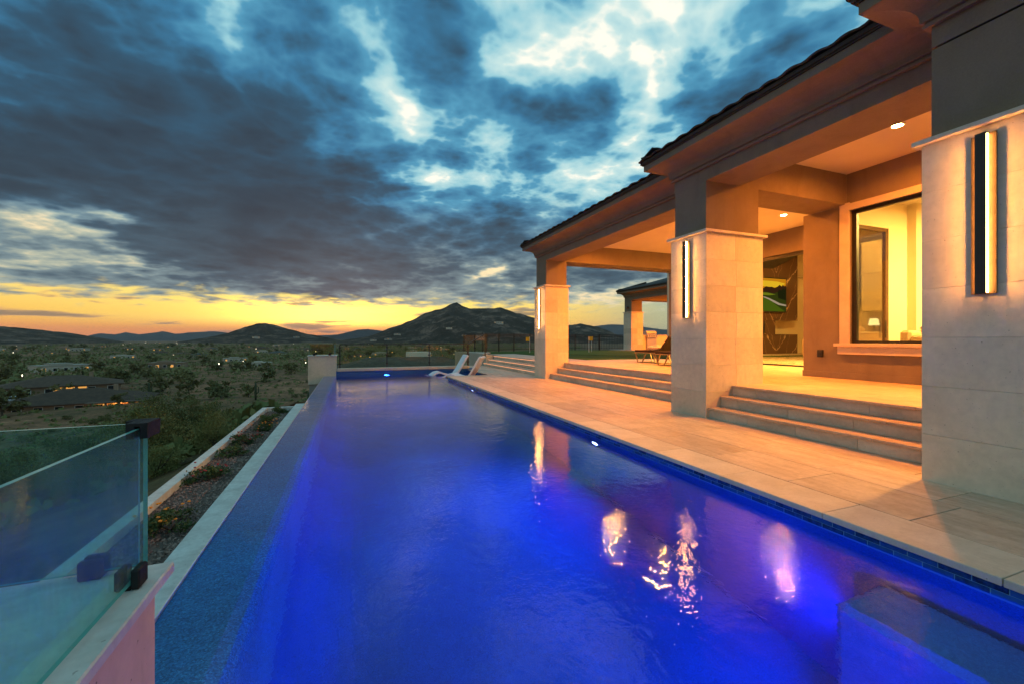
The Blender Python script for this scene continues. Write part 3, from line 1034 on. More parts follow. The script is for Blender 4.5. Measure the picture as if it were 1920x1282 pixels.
# ------------------------------------------------------------------ the house
house = thing('house', 'long single storey house with stone columns and deep covered patios facing the pool', 'house')


def column(x0, x1, y0, y1, top=3.10, halves=2, zmax=3.979, parent=None, inset=0.05, z0=-0.012):
    c = MB().box(x0 + 0.03, x1 - 0.03, y0 + 0.03, y1 - 0.03, z0, top).build('column', M['concrete'], parent)
    n = 7
    hh = (top - z0) / n
    for k in range(n):
        za, zb = z0 + k * hh, z0 + (k + 1) * hh
        sp = x0 + (x1 - x0) * (0.52 if k % 2 else 0.5)
        cuts = [x0, sp, x1] if halves == 2 else [x0, x1]
        for a, b in zip(cuts, cuts[1:]):
            MB().cbox(a, b - 0.0015, y0, y1, za, zb - 0.0015, 0.0022).build('stone_block', M['limestone'], c, fix=False)
    MB().cbox(x0 - 0.055, x1 + 0.055, y0 - 0.055, y1 + 0.055, top + 0.001, top + 0.045, 0.005).build('cap', M['capstone'], c, fix=False)
    i = inset
    MB().box(x0 + i, x1 - i, y0 + i, y1 - i, top + 0.046, zmax).build('shaft', M['plaster'], c)
    return c


column(5.00, 6.40, 1.50, 2.36, parent=house)
column(5.57, 6.88, 5.50, 6.33, parent=house)
column(6.17, 7.04, 13.0, 13.90, parent=house)
MB().box(12.08, 12.9, 13.0, 13.84, 0.5, 3.979).build('pier', M['plaster'], house)

BZ = 3.98   # underside of the beams
CZ = 4.58   # ceilings
pl = M['plaster']
MB().box(5.62, 6.37, 2.31, 5.56, BZ, 4.75).build('beam', pl, house)
MB().box(5.62, 9.25, 5.561, 6.30, BZ, 4.75).build('beam', pl, house)
MB().box(6.22, 6.92, 6.301, 13.06, BZ, 4.75).build('beam', pl, house)
MB().box(6.22, 12.3, 13.061, 13.85, BZ, 4.75).build('beam', pl, house)
MB().box(5.05, 6.39, -1.0, 2.309, 4.0, 4.75).build('beam', pl, house)
MB().box(6.40, 9.24, 1.4, 2.30, BZ, 4.75).build('beam', pl, house)
MB().box(6.371, 9.3, 2.301, 5.56, CZ, CZ + 0.06).build('ceiling', M['ceiling'], house)
MB().box(6.921, 12.3, 6.301, 13.06, CZ, CZ + 0.06).build('ceiling', M['ceiling'], house)

# cornice with a cove, fascia and drip edge
cov = [(0.062 + 0.30 * (1 - math.cos(t)), 4.278 + 0.195 * math.sin(t)) for t in [math.pi / 2 * i / 9 for i in range(10)]]
PROF = [(-0.05, 4.19), (0.045, 4.19), (0.05, 4.215), (0.032, 4.222), (0.032, 4.240), (0.062, 4.248)] + cov + [(0.385, 4.480), (0.385, 4.585), (-0.05, 4.585)]
GUT = [(0.30, 4.587), (0.405, 4.587), (0.415, 4.635), (0.30, 4.635)]
paths = [[(5.05, -3.0), (5.05, 2.31), (6.5, 2.31)], [(5.62, 2.32), (5.62, 6.30), (7.0, 6.30)], [(6.22, 6.31), (6.22, 13.85), (13.5, 13.85)]]
for p in paths:
    MB().sweep(p, PROF).build('cornice', pl, house)
    MB().sweep(p, GUT).build('eave_trim', M['gutter'], house)


# roof slopes with separate tiles along the eaves
def tile_mesh():
    mb = MB()
    n, w, L, th = 8, 0.33, 0.42, 0.022
    vs, fs = [], []
    for k, yy in enumerate((0.0, L)):
        for i in range(n + 1):
            t = i / n
            z = 0.035 * math.sin(math.pi * t) + (0.012 if t in (0, 1) else 0)
            vs += [(-w / 2 + w * t, yy, z), (-w / 2 + w * t, yy, z + th)]
    m = 2 * (n + 1)
    for i in range(n):
        a, b = 2 * i, 2 * i + 2
        fs += [(a, b, b + m, a + m), (a + 1, a + 1 + m, b + 1 + m, b + 1), (a, a + 1, b + 1, b), (a + m, b + m, b + 1 + m, a + 1 + m)]
    fs += [(0, m, m + 1, 1), (2 * n, 2 * n + 1, 2 * n + 1 + m, 2 * n + m)]
    return mb.add(vs, fs).mesh('roof_tile', M['rooftile'])


TM = tile_mesh()
PITCH = math.atan(0.33)


def tile_row(parent, p0, p1, up, z, rows=2):
    """eave tiles between two plan points; 'up' is the uphill plan direction"""
    p0, p1, up = Vector(p0), Vector(p1), Vector(up)
    d = (p1 - p0)
    n = max(1, round(d.length / 0.325))
    ux = d.normalized()
    for row in range(rows):
        for i in range(n):
            c = p0 + ux * ((i + 0.5) * d.length / n) + up * (row * 0.36 - 0.03)
            t = link('roof_tile', TM, parent)
            ax = Vector((ux.x, ux.y, 0))
            ay = Vector((up.x * math.cos(PITCH), up.y * math.cos(PITCH), math.sin(PITCH)))
            if ax.cross(ay).z < 0:
                ax = -ax
            az_ = ax.cross(ay)
            mt = Matrix((ax, ay, az_)).transposed().to_4x4()
            jit = rnd.uniform(-0.006, 0.006)
            mt.translation = (c.x, c.y, z + row * (0.36 * math.tan(PITCH) + 0.012) + jit)
            t.matrix_local = mt


def roof(parent, path, z=4.645, run=5.0, off=0.43):
    (xa, ya), (xb, yb), (xc, yc) = path
    ex, ey = xb - off, yb + off
    k = math.tan(PITCH)
    zz = z + 0.012
    th = 0.05
    mb = MB()
    v = [(ex, ya, zz), (ex, ey, zz), (ex + run, ey - run, zz + run * k), (ex + run, ya, zz + run * k), (xc + run, ey, zz), (xc + run, ey - run, zz + run * k)]
    if ey - run < ya:
        r2 = ey - ya
        v = [(ex, ya, zz), (ex, ey, zz), (ex + r2, ya, zz + r2 * k), (ex + r2, ya, zz + r2 * k), (xc + 1, ey, zz), (xc + 1, ya, zz + r2 * k)]
    vs = v + [(a, b, c - th) for a, b, c in v]
    fs = [(0, 1, 2, 3), (1, 4, 5, 2), (6, 9, 8, 7), (7, 8, 11, 10), (0, 6, 7, 1), (1, 7, 10, 4)]
    mb.add(vs, fs)
    r = mb.build('roof', M['rooftile'], parent, fix=False)
    tile_row(r, (ex, max(ya, -1.0)), (ex, ey), (1, 0), z)
    tile_row(r, (ex, ey), (min(xc, xb + 3.0), ey), (0, -1), z, 1)
    hp = MB()
    hp.tube((ex + 0.02, ey - 0.02, zz + 0.03), (ex + 1.5, ey - 1.5, zz + 0.05 + 1.5 * k), 0.07, 0.07, 10)
    hp.build('hip_cap', M['rooftile'], r)


for p in paths:
    roof(house, p)

# walls
ext = M['plaster']
WX = 9.25
# window wall: pier, head, sill wall
wl = MB()
wl.box(WX, WX + 0.28, 5.50, 6.42, TZ - 0.02, BZ - 0.001)
wl.box(WX, WX + 0.28, -1.0, 2.6, TZ - 0.02, BZ - 0.001)
wl.box(WX, WX + 0.28, 2.6, 5.50, TZ - 0.02, 1.23)
wl.box(WX, WX + 0.28, -1.0, 5.56, 3.86, CZ)
wl.build('wall', ext, house)
MB().cbox(WX - 0.014, WX - 0.001, -1.0, 6.435, TZ + 0.001, TZ + 0.125, 0.003).build('baseboard', ext, house, fix=False)
tr = MB()
tr.box(WX - 0.05, WX - 0.002, 5.49, 5.66, 1.231, 4.00)
tr.box(WX - 0.05, WX - 0.002, 2.4, 5.489, 3.85, 3.975)
tr.box(WX - 0.05, WX - 0.002, 2.4, 2.58, 1.231, 3.85)
tr.build('window_surround', M['trim'], house)
sl_ = MB()
sl_.cbox(WX - 0.11, WX + 0.06, 2.3, 5.74, 1.17, 1.230, 0.004)
sl_.box(WX - 0.065, WX - 0.001, 2.33, 5.69, 1.02, 1.169)
sl_.build('window_sill', M['trim'], house)
win = MB()
fy0, fy1, fz0, fz1 = 2.61, 5.49, 1.232, 3.855
for a, b, c, d in ((fy0, fy0 + 0.055, fz0, fz1), (fy1 - 0.075, fy1, fz0, fz1), (fy0 + 0.055, fy1 - 0.075, fz0, fz0 + 0.05), (fy0 + 0.055, fy1 - 0.075, fz1 - 0.07, fz1)):
    win.box(WX + 0.06, WX + 0.13, a, b, c, d)
wo = win.build('window', M['black'], house)
MB().box(WX + 0.09, WX + 0.096, fy0 + 0.05, fy1 - 0.07, fz0 + 0.045, fz1 - 0.065).build('pane', M['glass_clear'], wo)
# side wall of the recess with a tall glass door
sw = MB()
sw.box(WX + 0.281, 10.55, 6.30, 6.42, TZ - 0.02, CZ)
sw.box(10.55, 12.02, 6.30, 6.42, 3.94, CZ)
sw.box(12.02, 24.0, 6.30, 6.42, TZ - 0.02, CZ)
sw.build('side_wall', M['interior'], house)
dr = MB()
for a, b, c, d in ((10.55, 10.62, TZ, 3.94), (11.94, 12.02, TZ, 3.94), (10.62, 11.94, 3.86, 3.94), (10.62, 11.94, TZ, TZ + 0.1)):
    dr.box(a, b, 6.32, 6.39, c, d)
do = dr.build('glass_door', M['walnut'], house)
MB().box(10.6, 11.96, 6.352, 6.358, TZ + 0.08, 3.88).build('pane', M['glass_clear'], do)
MB().bar((11.90, 6.30, 1.35), (11.90, 6.30, 1.75), 0.03, 0.03).build('handle', M['black'], do)
# back wall of the recess with the sliding glass wall
bw = MB()
bw.box(12.2, 12.45, 6.43, 14.0, 3.88, CZ + 0.5)
bw.box(12.2, 12.45, 6.421, 6.5, TZ - 0.02, 3.88)
bw.build('wall', ext, house)
sd_ = MB()
sd_.box(12.26, 12.36, 6.51, 13.2, 3.78, 3.88)
sd_.box(12.26, 12.36, 6.51, 13.2, TZ - 0.01, TZ + 0.035)
sd_.box(12.26, 12.36, 12.9, 13.2, TZ + 0.035, 3.78)
sd_.build('sliding_door_frame', M['black'], house)
# interior shell
it = M['interior']
MB().box(WX + 0.2, 24.0, -1.0, 14.0, TZ - 0.3, TZ - 0.016).box(14.4, 24.0, 14.001, 16.3, TZ - 0.3, TZ - 0.016).build('interior_floor', M['interior_floor'], house)
iw = MB()
iw.box(12.75, 13.3, 6.12, 6.299, TZ - 0.02, CZ)
iw.box(12.46, 24.0, 6.301, 6.42, CZ, 6.2)
iw.box(14.4, 24, 16.2, 16.4, TZ - 0.02, 6.2)
iw.box(14.2, 14.399, 13.9, 16.4, TZ - 0.02, 6.2)
iw.box(12.451, 14.2, 13.85, 14.0, TZ - 0.02, 6.2)
iw.box(24.0, 24.2, -1, 16.4, TZ - 0.02, 6.2)
iw.box(WX + 0.28, 24.0, -1.2, -1.0, TZ - 0.02, 6.2)
iw.build('interior_wall', it, house)
ic = MB()
ic.box(WX + 0.29, 24.0, -1.0, 6.299, CZ, CZ + 0.05)
ic.box(12.46, 24.2, 6.431, 13.99, 6.2, 6.25)
ic.box(14.2, 24.2, 13.99, 16.4, 6.2, 6.25)
ic.build('interior_ceiling', M['ceiling'], house)
# fireplace wall with television
fp = thing('fireplace', 'tall dark brown marble fireplace wall with gold veins seen through the open sliding doors', 'fireplace', (20.4, 15.55, TZ))
fpm = MB()
fpm.box(-2.2, 1.55, 0, 0.6, 0, 1.05)
fpm.box(-2.2, 0.0, 0.06, 0.6, 1.051, 1.75)
fpm.box(-2.2, 1.55, 0, 0.6, 1.751, 5.6)
fpm.build('marble_cladding', M['marble'], fp)
MB().box(-1.9, -0.75, 0.03, 0.059, 1.10, 1.70).build('firebox', M['firebox'], fp)
tv = thing('television', 'wide television showing a green fairway at sunset on the marble wall', 'television', (19.9, 15.42, TZ + 2.15))
MB().box(-1.1, 1.05, 0, 0.06, 0, 1.75).build('casing', M['black'], tv)


def screen(name, col, pts, y=-0.004):
    MB().prism(pts, 'y', y, y - 0.002).build(name, emat('screen_' + name, col, 0.75, False), tv, fix=True)


screen('sunset_sky', lin(205, 130, 18), [(-1.06, 1.0), (1.01, 1.0), (1.01, 1.70), (-1.06, 1.70)])
screen('bright_sky', lin(236, 186, 36), [(-1.06, 1.30), (0.2, 1.26), (0.8, 1.36), (0.95, 1.48), (0.4, 1.56), (-1.06, 1.58)], -0.005)
screen('dark_hills', lin(56, 32, 16), [(-1.06, 0.9), (1.01, 0.9), (1.01, 1.36), (0.86, 1.34), (0.78, 1.42), (0.7, 1.31), (0.55, 1.40), (0.4, 1.30), (0.2, 1.22), (0.0, 1.28), (-0.2, 1.26), (-0.4, 1.29), (-0.6, 1.18), (-0.8, 1.25), (-1.06, 1.22)], -0.008)
screen('rough_grass', lin(52, 58, 14), [(-1.06, 0.05), (1.01, 0.05), (1.01, 1.02), (0.7, 0.97), (0.4, 1.03), (0.1, 0.93), (-0.3, 1.0), (-1.06, 1.02)], -0.012)
screen('tree_bank', lin(30, 32, 10), [(0.45, 0.72), (1.01, 0.62), (1.01, 1.22), (0.9, 1.16), (0.8, 1.24), (0.66, 1.12), (0.5, 1.16), (0.4, 0.98)], -0.014)
screen('fairway', lin(74, 92, 16), [(-1.06, 0.05), (0.9, 0.05), (0.5, 0.26), (0.2, 0.42), (-0.1, 0.60), (-0.4, 0.7), (-1.06, 0.78)], -0.016)
screen('light_fairway', lin(112, 122, 24), [(-1.06, 0.86), (-0.2, 0.84), (0.25, 0.9), (-0.3, 0.97), (-1.06, 0.98)], -0.018)
screen('cart_path', lin(170, 150, 122), [(1.01, 0.32), (1.01, 0.40), (0.55, 0.46), (0.2, 0.58), (-0.2, 0.70), (-0.5, 0.77), (-0.9, 0.80), (-0.55, 0.72), (-0.2, 0.62), (0.1, 0.50), (0.45, 0.38)], -0.020)

# furniture seen through the glass
sf = thing('sofa', 'low tan sofa seen from behind through the big window', 'sofa', (11.7, 5.35, TZ))
MB().cbox(-0.25, 1.6, -0.45, 0.45, 0.06, 0.42, 0.04).build('base', M['sofa'], sf)
MB().cbox(-0.25, 1.6, 0.25, 0.46, 0.30, 0.98, 0.05).build('backrest', M['sofa'], sf)
MB().cbox(-0.25, -0.04, -0.45, 0.26, 0.3, 0.88, 0.05).build('armrest', M['sofa'], sf)
MB().lathe([(0.0, -0.09), (0.15, -0.08), (0.21, 0.0), (0.15, 0.08), (0.0, 0.09)], 14, (0.5, 0.22, 1.03), 1.6, 0.8).build('cushion', M['sofa'], sf, True)
ch = thing('dining_chair', 'dark curved chair back at the column edge inside the big window', 'chair', (11.1, 4.70, TZ))
MB().cbox(-0.24, 0.24, -0.24, 0.24, 0.42, 0.50, 0.02).build('seat', M['walnut'], ch)
MB().prism([(-0.22, 0.50), (0.22, 0.50), (0.30, 1.25), (0.05, 1.40), (-0.26, 1.25)], 'x', 0.2, 0.25).build('backrest', M['walnut'], ch)
for sx in (-0.2, 0.2):
    for sy in (-0.2, 0.2):
        MB().tube((sx, sy, 0.42), (sx * 1.15, sy * 1.15, 0), 0.018, 0.012).build('leg', M['walnut'], ch)
cb = thing('cabinet', 'tall wooden cabinet with open niche seen through the glass side door', 'cabinet', (16.6, 9.35, TZ))
cm = MB()
cm.box(0, 0.6, -0.9, 1.0, 0, 1.0)
cm.box(0, 0.6, -0.9, 0.15, 1.75, 4.2)
cm.box(0.5, 0.6, -0.9, 1.0, 1.001, 1.75)
cm.box(0, 0.6, 0.95, 1.05, 0, 4.2)
cm.build('carcass', M['cabinet'], cb)
MB().box(-0.03, 0.62, -0.92, 0.94, 1.001, 1.04).build('counter', M['trim'], cb)
lt = thing('table_lamp', 'small glowing lamp on the cabinet counter behind the glass door', 'lamp', (16.75, 9.2, TZ + 1.045))
MB().lathe([(0.08, 0), (0.08, 0.02), (0.02, 0.05), (0.02, 0.25)], 12).build('base', M['bronze'], lt)
MB().lathe([(0.16, 0.22), (0.11, 0.45)], 14).build('shade', emat('lamp_shade', (1.0, 0.7, 0.25), 4.0), lt)
ac = thing('armchair', 'rounded tan armchair edge inside the sliding doors', 'chair', (17.3, 11.5, TZ))
MB().lathe([(0.40, 0.08), (0.46, 0.2), (0.46, 0.75), (0.42, 0.86), (0.36, 0.86), (0.34, 0.5)], 18).build('shell', M['sofa'], ac, True)
MB().lathe([(0.33, 0.2), (0.335, 0.46), (0.30, 0.50)], 18).build('seat', M['sofa'], ac, True)

# outlet box on the pier
ob = thing('outlet_box', 'small black weatherproof outlet box on the orange lit pier', 'outlet', (WX - 0.001, 6.05, 1.02))
MB().cbox(-0.05, 0.0, -0.055, 0.055, -0.075, 0.075, 0.008).build('cover', M['black'], ob)
MB().cbox(-0.062, -0.0505, -0.03, 0.03, -0.045, 0.03, 0.003).build('flap', M['black'], ob)


# ------------------------------------------------------------------ lamps of the house
def area(name, loc, size, energy, color, rot=(0, 0, 0), parent=None, spread=180, sy=None):
    l = bpy.data.lights.new(name, 'AREA')
    if sy:
        l.shape = 'RECTANGLE'
        l.size, l.size_y = size, sy
    else:
        l.shape = 'DISK'
        l.size = size
    l.energy = energy
    l.color = color
    l.spread = R(spread)
    o = bpy.data.objects.new(name, l)
    o.location = loc
    o.rotation_euler = rot
    COL.objects.link(o)
    if parent:
        o.parent = parent
    return o


DL = 150.0
dl0 = None
spots = [(7.85, 4.0, CZ, 'first patio ceiling, lit above the big window', 1.0), (7.85, 2.75, CZ, 'first patio ceiling, nearest the front column', 1.0),
         (7.9, 7.4, CZ, 'second patio ceiling, behind the middle column', 1.0), (7.9, 9.4, CZ, 'second patio ceiling, middle of the pool side row', 1.0), (7.9, 11.5, CZ, 'second patio ceiling, nearest the far beam', 1.0),
         (10.7, 7.95, CZ, 'second patio ceiling, right of the middle column over the recess', 1.0), (10.7, 11.0, CZ, 'second patio ceiling, deep over the chaise longues', 1.0)]
for x, y, z, lab, k in spots:
    t = thing('downlight', 'round warm downlight in the ' + lab, 'downlight', (x, y, z - 0.001), 0, 'recessed downlights in the patio ceilings')
    MB().lathe([(0.095, -0.008), (0.095, 0.0), (0.07, 0.0), (0.07, -0.008), (0.095, -0.008)], 20, cap=False).build('trim_ring', M['white_paint'], t)
    MB().lathe([(0.068, -0.006), (0.068, -0.004)], 20).build('lens', M['down_lit'], t)
    area('downlight_lamp', (0, 0, -0.02), 0.12, DL * k, WARM, parent=t, spread=168)


def sconce(x, y, label):
    t = thing('wall_sconce', label, 'wall sconce', (x, y, 1.68), 0, 'tall wall sconces on the pool side of the columns')
    H = 1.34
    MB().cbox(-0.032, -0.022, -0.078, 0.078, 0, H, 0.002).build('backplate', M['bronze'], t)
    MB().box(-0.0215, 0.0, -0.03, 0.03, 0.02, H - 0.02).build('mount', M['darkbox'], t)
    MB().cbox(-0.080, -0.0325, -0.026, 0.026, 0, H, 0.002).build('body', M['darkbox'], t)
    MB().cbox(-0.086, -0.0805, -0.035, 0.035, 0, H, 0.0015).build('front_plate', M['darkbox'], t)
    for s in (-1, 1):
        a, b = sorted((s * 0.0265, s * 0.0335))
        MB().box(-0.064, -0.042, a, b, 0.012, H - 0.012).build('light_bar', M['sconce_lit'], t)


sconce(4.999, 1.93, 'largest bronze strip sconce on the nearest column at the picture edge')
sconce(5.569, 5.915, 'bronze strip sconce with a glowing bar on the middle column')
sconce(6.169, 13.45, 'smallest strip sconce on the far column by the lit steps')

# lamps inside
area('room_lamp', (12.6, 3.2, 4.45), 1.6, 1300, (1.0, 0.60, 0.14))
area('room_lamp', (14.6, 10.2, 6.1), 3.0, 3600, (1.0, 0.58, 0.12))
area('room_lamp', (15.0, 7.1, 4.45), 0.8, 400, (1.0, 0.56, 0.10))

# ------------------------------------------------------------------ far pavilion with the outdoor kitchen
pv_ = thing('pavilion', 'smaller roofed pavilion with one stone column beyond the lawn', 'pavilion')
GZ = 0.60
terr2 = MB().box(18.0, 27, 15.0, 27.0, -0.5, GZ).build('pavilion_floor', M['travertine'], pv_)
column(18.55, 19.55, 25.05, 25.95, 3.22, 2, 4.099, pv_, z0=GZ)
dz = 0.12
MB().box(18.6, 19.3, 16.0, 25.1, BZ + dz, 4.8).build('beam', pl, pv_)
MB().box(18.6, 27, 25.101, 25.9, BZ + dz, 4.8).build('beam', pl, pv_)
MB().box(19.31, 27, 16.0, 25.1, CZ + 0.1, CZ + 0.15).build('ceiling', M['ceiling'], pv_)
pp = [(18.6, 15.0), (18.6, 25.9), (26.0, 25.9)]
MB().sweep(pp, [(o, z + dz) for o, z in PROF]).build('cornice', pl, pv_)
MB().sweep(pp, [(o, z + dz) for o, z in GUT]).build('eave_trim', M['gutter'], pv_)
roof(pv_, pp, 4.645 + dz)
area('pavilion_lamp', (21.5, 22.0, 4.5), 0.3, 900, WARM)
sc = thing('security_camera', 'small black security camera on the pavilion column', 'camera', (18.60, 25.5, 3.62))
MB().tube((0, 0, 0.03), (-0.08, 0, 0.03), 0.03).build('bracket', M['black'], sc)
MB().tube((-0.06, 0.1, 0.0), (-0.12, -0.16, -0.06), 0.05, 0.06, 12).build('body', M['black'], sc)
MB().tube((-0.12, -0.161, -0.06), (-0.125, -0.18, -0.065), 0.04, 0.04, 12).build('lens', M['dark_glass'], sc)
isl = thing('grill_island', 'pale stone outdoor kitchen counter under the pavilion', 'counter', (21.0, 26.1, GZ))
MB().box(-1.05, 3.4, -0.4, 0.4, 0, 0.98).build('base', M['limestone'], isl)
MB().cbox(-1.1, 3.45, -0.45, 0.45, 0.981, 1.04, 0.006).build('countertop', M['capstone'], isl)
gl_ = thing('grill', 'stainless barbecue grill with a domed lid set in the counter', 'grill', (20.75, 25.6, GZ))
MB().cbox(-0.42, 0.42, -0.02, 0.3, 0.08, 0.85, 0.01).build('cabinet', M['steel'], gl_)
MB().cbox(-0.46, 0.46, -0.14, 0.34, 0.86, 1.05, 0.01).build('control_panel', M['steel'], gl_)
lid = [(-0.02, 1.06), (-0.02, 1.18), (0.06, 1.32), (0.18, 1.38), (0.40, 1.36), (0.44, 1.06)]
MB().prism(lid, 'x', -0.43, 0.43).build('lid', M['steel'], gl_)
MB().tube((-0.34, -0.09, 1.16), (0.34, -0.09, 1.16), 0.018).build('handle', M['steel'], gl_)
for kx in (-0.3, -0.1, 0.1, 0.3):
    MB().tube((kx, -0.142, 0.96), (kx, -0.18, 0.96), 0.035, 0.03, 10).build('knob', M['black'], gl_)
um = thing('patio_umbrella', 'tall closed dark patio umbrella behind the pavilion column', 'umbrella', (20.65, 26.75, GZ))
MB().tube((0, 0, 0), (0, 0, 2.9), 0.03).build('pole', M['black'], um)
MB().lathe([(0.05, 1.15), (0.19, 1.25), (0.22, 1.5), (0.16, 2.2), (0.07, 2.75), (0.01, 2.86)], 14).build('folded_canopy', M['umbrella'], um, True)
MB().lathe([(0.28, 0), (0.28, 0.06), (0.06, 0.10)], 16).build('base', M['black'], um)


# ------------------------------------------------------------------ chaise longues on the terrace
def chaise(loc, label):
    t = thing('chaise_longue', label, 'chaise longue', loc, 0, 'dark chaise longues on the patio')
    MB().cbox(-0.32, 0.32, -1.25, 0, 0.36, 0.43, 0.015).build('seat_sling', M['dark_fabric'], t)
    b = MB()
    b.add([(-0.32, -1.25, 0.36), (0.32, -1.25, 0.36), (0.32, -1.25, 0.43), (-0.32, -1.25, 0.43), (-0.32, -1.75, 0.83), (0.32, -1.75, 0.83), (0.32, -1.70, 0.89), (-0.32, -1.70, 0.89)],
          [(0, 1, 2, 3), (7, 6, 5, 4), (0, 4, 5, 1), (3, 2, 6, 7), (0, 3, 7, 4), (1, 5, 6, 2)])
    b.build('backrest', M['dark_fabric'], t)
    f = MB()
    for s in (-0.31, 0.31):
        f.bar((s, 0, 0.345), (s, -1.3, 0.345), 0.035, 0.03)
    f.build('frame', M['gold_frame'], t)
    for (ya, yb) in ((-0.03, -0.16), (-0.60, -0.40), (-0.95, -1.10), (-1.32, -1.18)):
        l = MB()
        for s in (-0.31, 0.31):
            l.bar((s, ya, 0.34), (s, yb, 0.012), 0.03, 0.03)
        l.bar((-0.31, yb, 0.014), (0.31, yb, 0.014), 0.03, 0.025)
        l.build('leg', M['gold_frame'], t)
    l = MB()
    for s in (-0.31, 0.31):
        l.bar((s, -0.16, 0.014), (s, -0.40, 0.014), 0.03, 0.025)
        l.bar((s, -1.18, 0.014), (s, -1.10, 0.014), 0.03, 0.025)
    l.build('runner', M['gold_frame'], t)
    return t


chaise((9.72, 12.5, TZ), 'dark sling chaise longue with a pale pillow on it, beside the lawn')
chaise((9.15, 10.75, TZ), 'dark sling chaise longue half hidden by the middle column')


def pillow(loc, rz, mat, label):
    n = 12
    vs, fs = [], []
    for sgn in (1, -1):
        for i in range(n + 1):
            for j in range(n + 1):
                u, v = i / n * 2 - 1, j / n * 2 - 1
                k = max(0, (1 - u ** 4) * (1 - v ** 4)) ** 0.6
                pin = 1 - 0.10 * (1 - abs(u) ** 2) * abs(v) ** 4
                pin2 = 1 - 0.10 * (1 - abs(v) ** 2) * abs(u) ** 4
                vs.append((u * 0.27 * pin2, v * 0.24 * pin, sgn * 0.085 * k))
    m = (n + 1) ** 2
    for i in range(n):
        for j in range(n):
            a = i * (n + 1) + j
            fs += [(a, a + n + 1, a + n + 2, a + 1), (m + a, m + a + 1, m + a + n + 2, m + a + n + 1)]
    o = MB().add(vs, fs).build('pillow', mat, None, True)
    o.location = loc
    o.rotation_euler = (0, 0, rz)
    tag(o, label, 'pillow')


pillow((9.60, 11.55, TZ + 0.515), 0.3, M['pillow'], 'pale patterned pillow lying on the dark chaise')

# ------------------------------------------------------------------ putting flags
def flag(x, y, h, s, label):
    t = thing('putting_flag', label, 'flag', (x, y, TZ + 0.03), 0, 'yellow flags on the putting green')
    MB().tube((0, 0, 0), (0, 0, h), 0.014, 0.012, 8).build('pole', M['white_paint'], t)
    vs, fs = [], []
    n = 6
    for i in range(n + 1):
        u = i / n
        yy = 0.025 * math.sin(u * 5)
        for z in (h - 0.02, h - 0.26):
            vs += [(s * u * 0.26, yy, z), (s * u * 0.26, yy + 0.006, z)]
    for i in range(n):
        a, b = 4 * i, 4 * i + 4
        fs += [(a, b, b + 2, a + 2), (a + 1, a + 3, b + 3, b + 1), (a, a + 1, b + 1, b), (a + 2, b + 2, b + 3, a + 3)]
    fs += [(0, 2, 3, 1), (4 * n, 4 * n + 1, 4 * n + 3, 4 * n + 2)]
    MB().add(vs, fs).build('cloth', M['yellow_flag'], t)


flag(9.9, 23.0, 0.92, -1, 'yellow putting flag left of the far column')
flag(13.4, 22.2, 0.95, 1, 'nearer yellow putting flag of the pair right of the far column')
flag(14.5, 23.7, 0.95, -1, 'farther yellow putting flag of the pair right of the far column')

# ------------------------------------------------------------------ pool loungers on the shallow shelf
def lounger(loc, rz, label):
    t = thing('pool_lounger', label, 'pool lounger', loc, rz, 'white pool loungers on the shallow shelf')
    # S-shaped shell, feet towards -x
    sec = [(-1.02, 0.05), (-0.85, 0.20), (-0.66, 0.33), (-0.48, 0.36), (-0.25, 0.28), (0.0, 0.22), (0.18, 0.25), (0.30, 0.42)]
    sec2 = [(0.302, 0.42), (0.42, 0.62), (0.56, 0.86), (0.64, 0.99), (0.68, 1.02)]

    def shell(pts, th):
        up, dn = [], []
        for i, p in enumerate(pts):
            a = Vector(pts[max(0, i - 1)])
            b = Vector(pts[min(len(pts) - 1, i + 1)])
            d = (b - a).normalized()
            nn = Vector((-d.y, d.x))
            up.append((p[0], p[1]))
            dn.append((p[0] - nn.x * th, p[1] - nn.y * th))
        return up + dn[::-1]
    MB().prism(shell(sec, 0.07), 'y', -0.31, 0.31).build('seat_shell', M['white_plastic'], t)
    MB().prism(shell(sec2, 0.07), 'y', -0.31, 0.31).build('backrest', M['white_plastic'], t)
    MB().box(-0.1, 0.2, -0.28, 0.28, 0.0, 0.16).build('foot', M['white_plastic'], t)


lounger((3.92, 17.5, -0.335), 0.05, 'white pool lounger nearer the far wall, its seat side showing')
lounger((4.18, 15.98, -0.335), -0.62, 'white pool lounger nearer the deck corner, its warm lit back turned to the house')

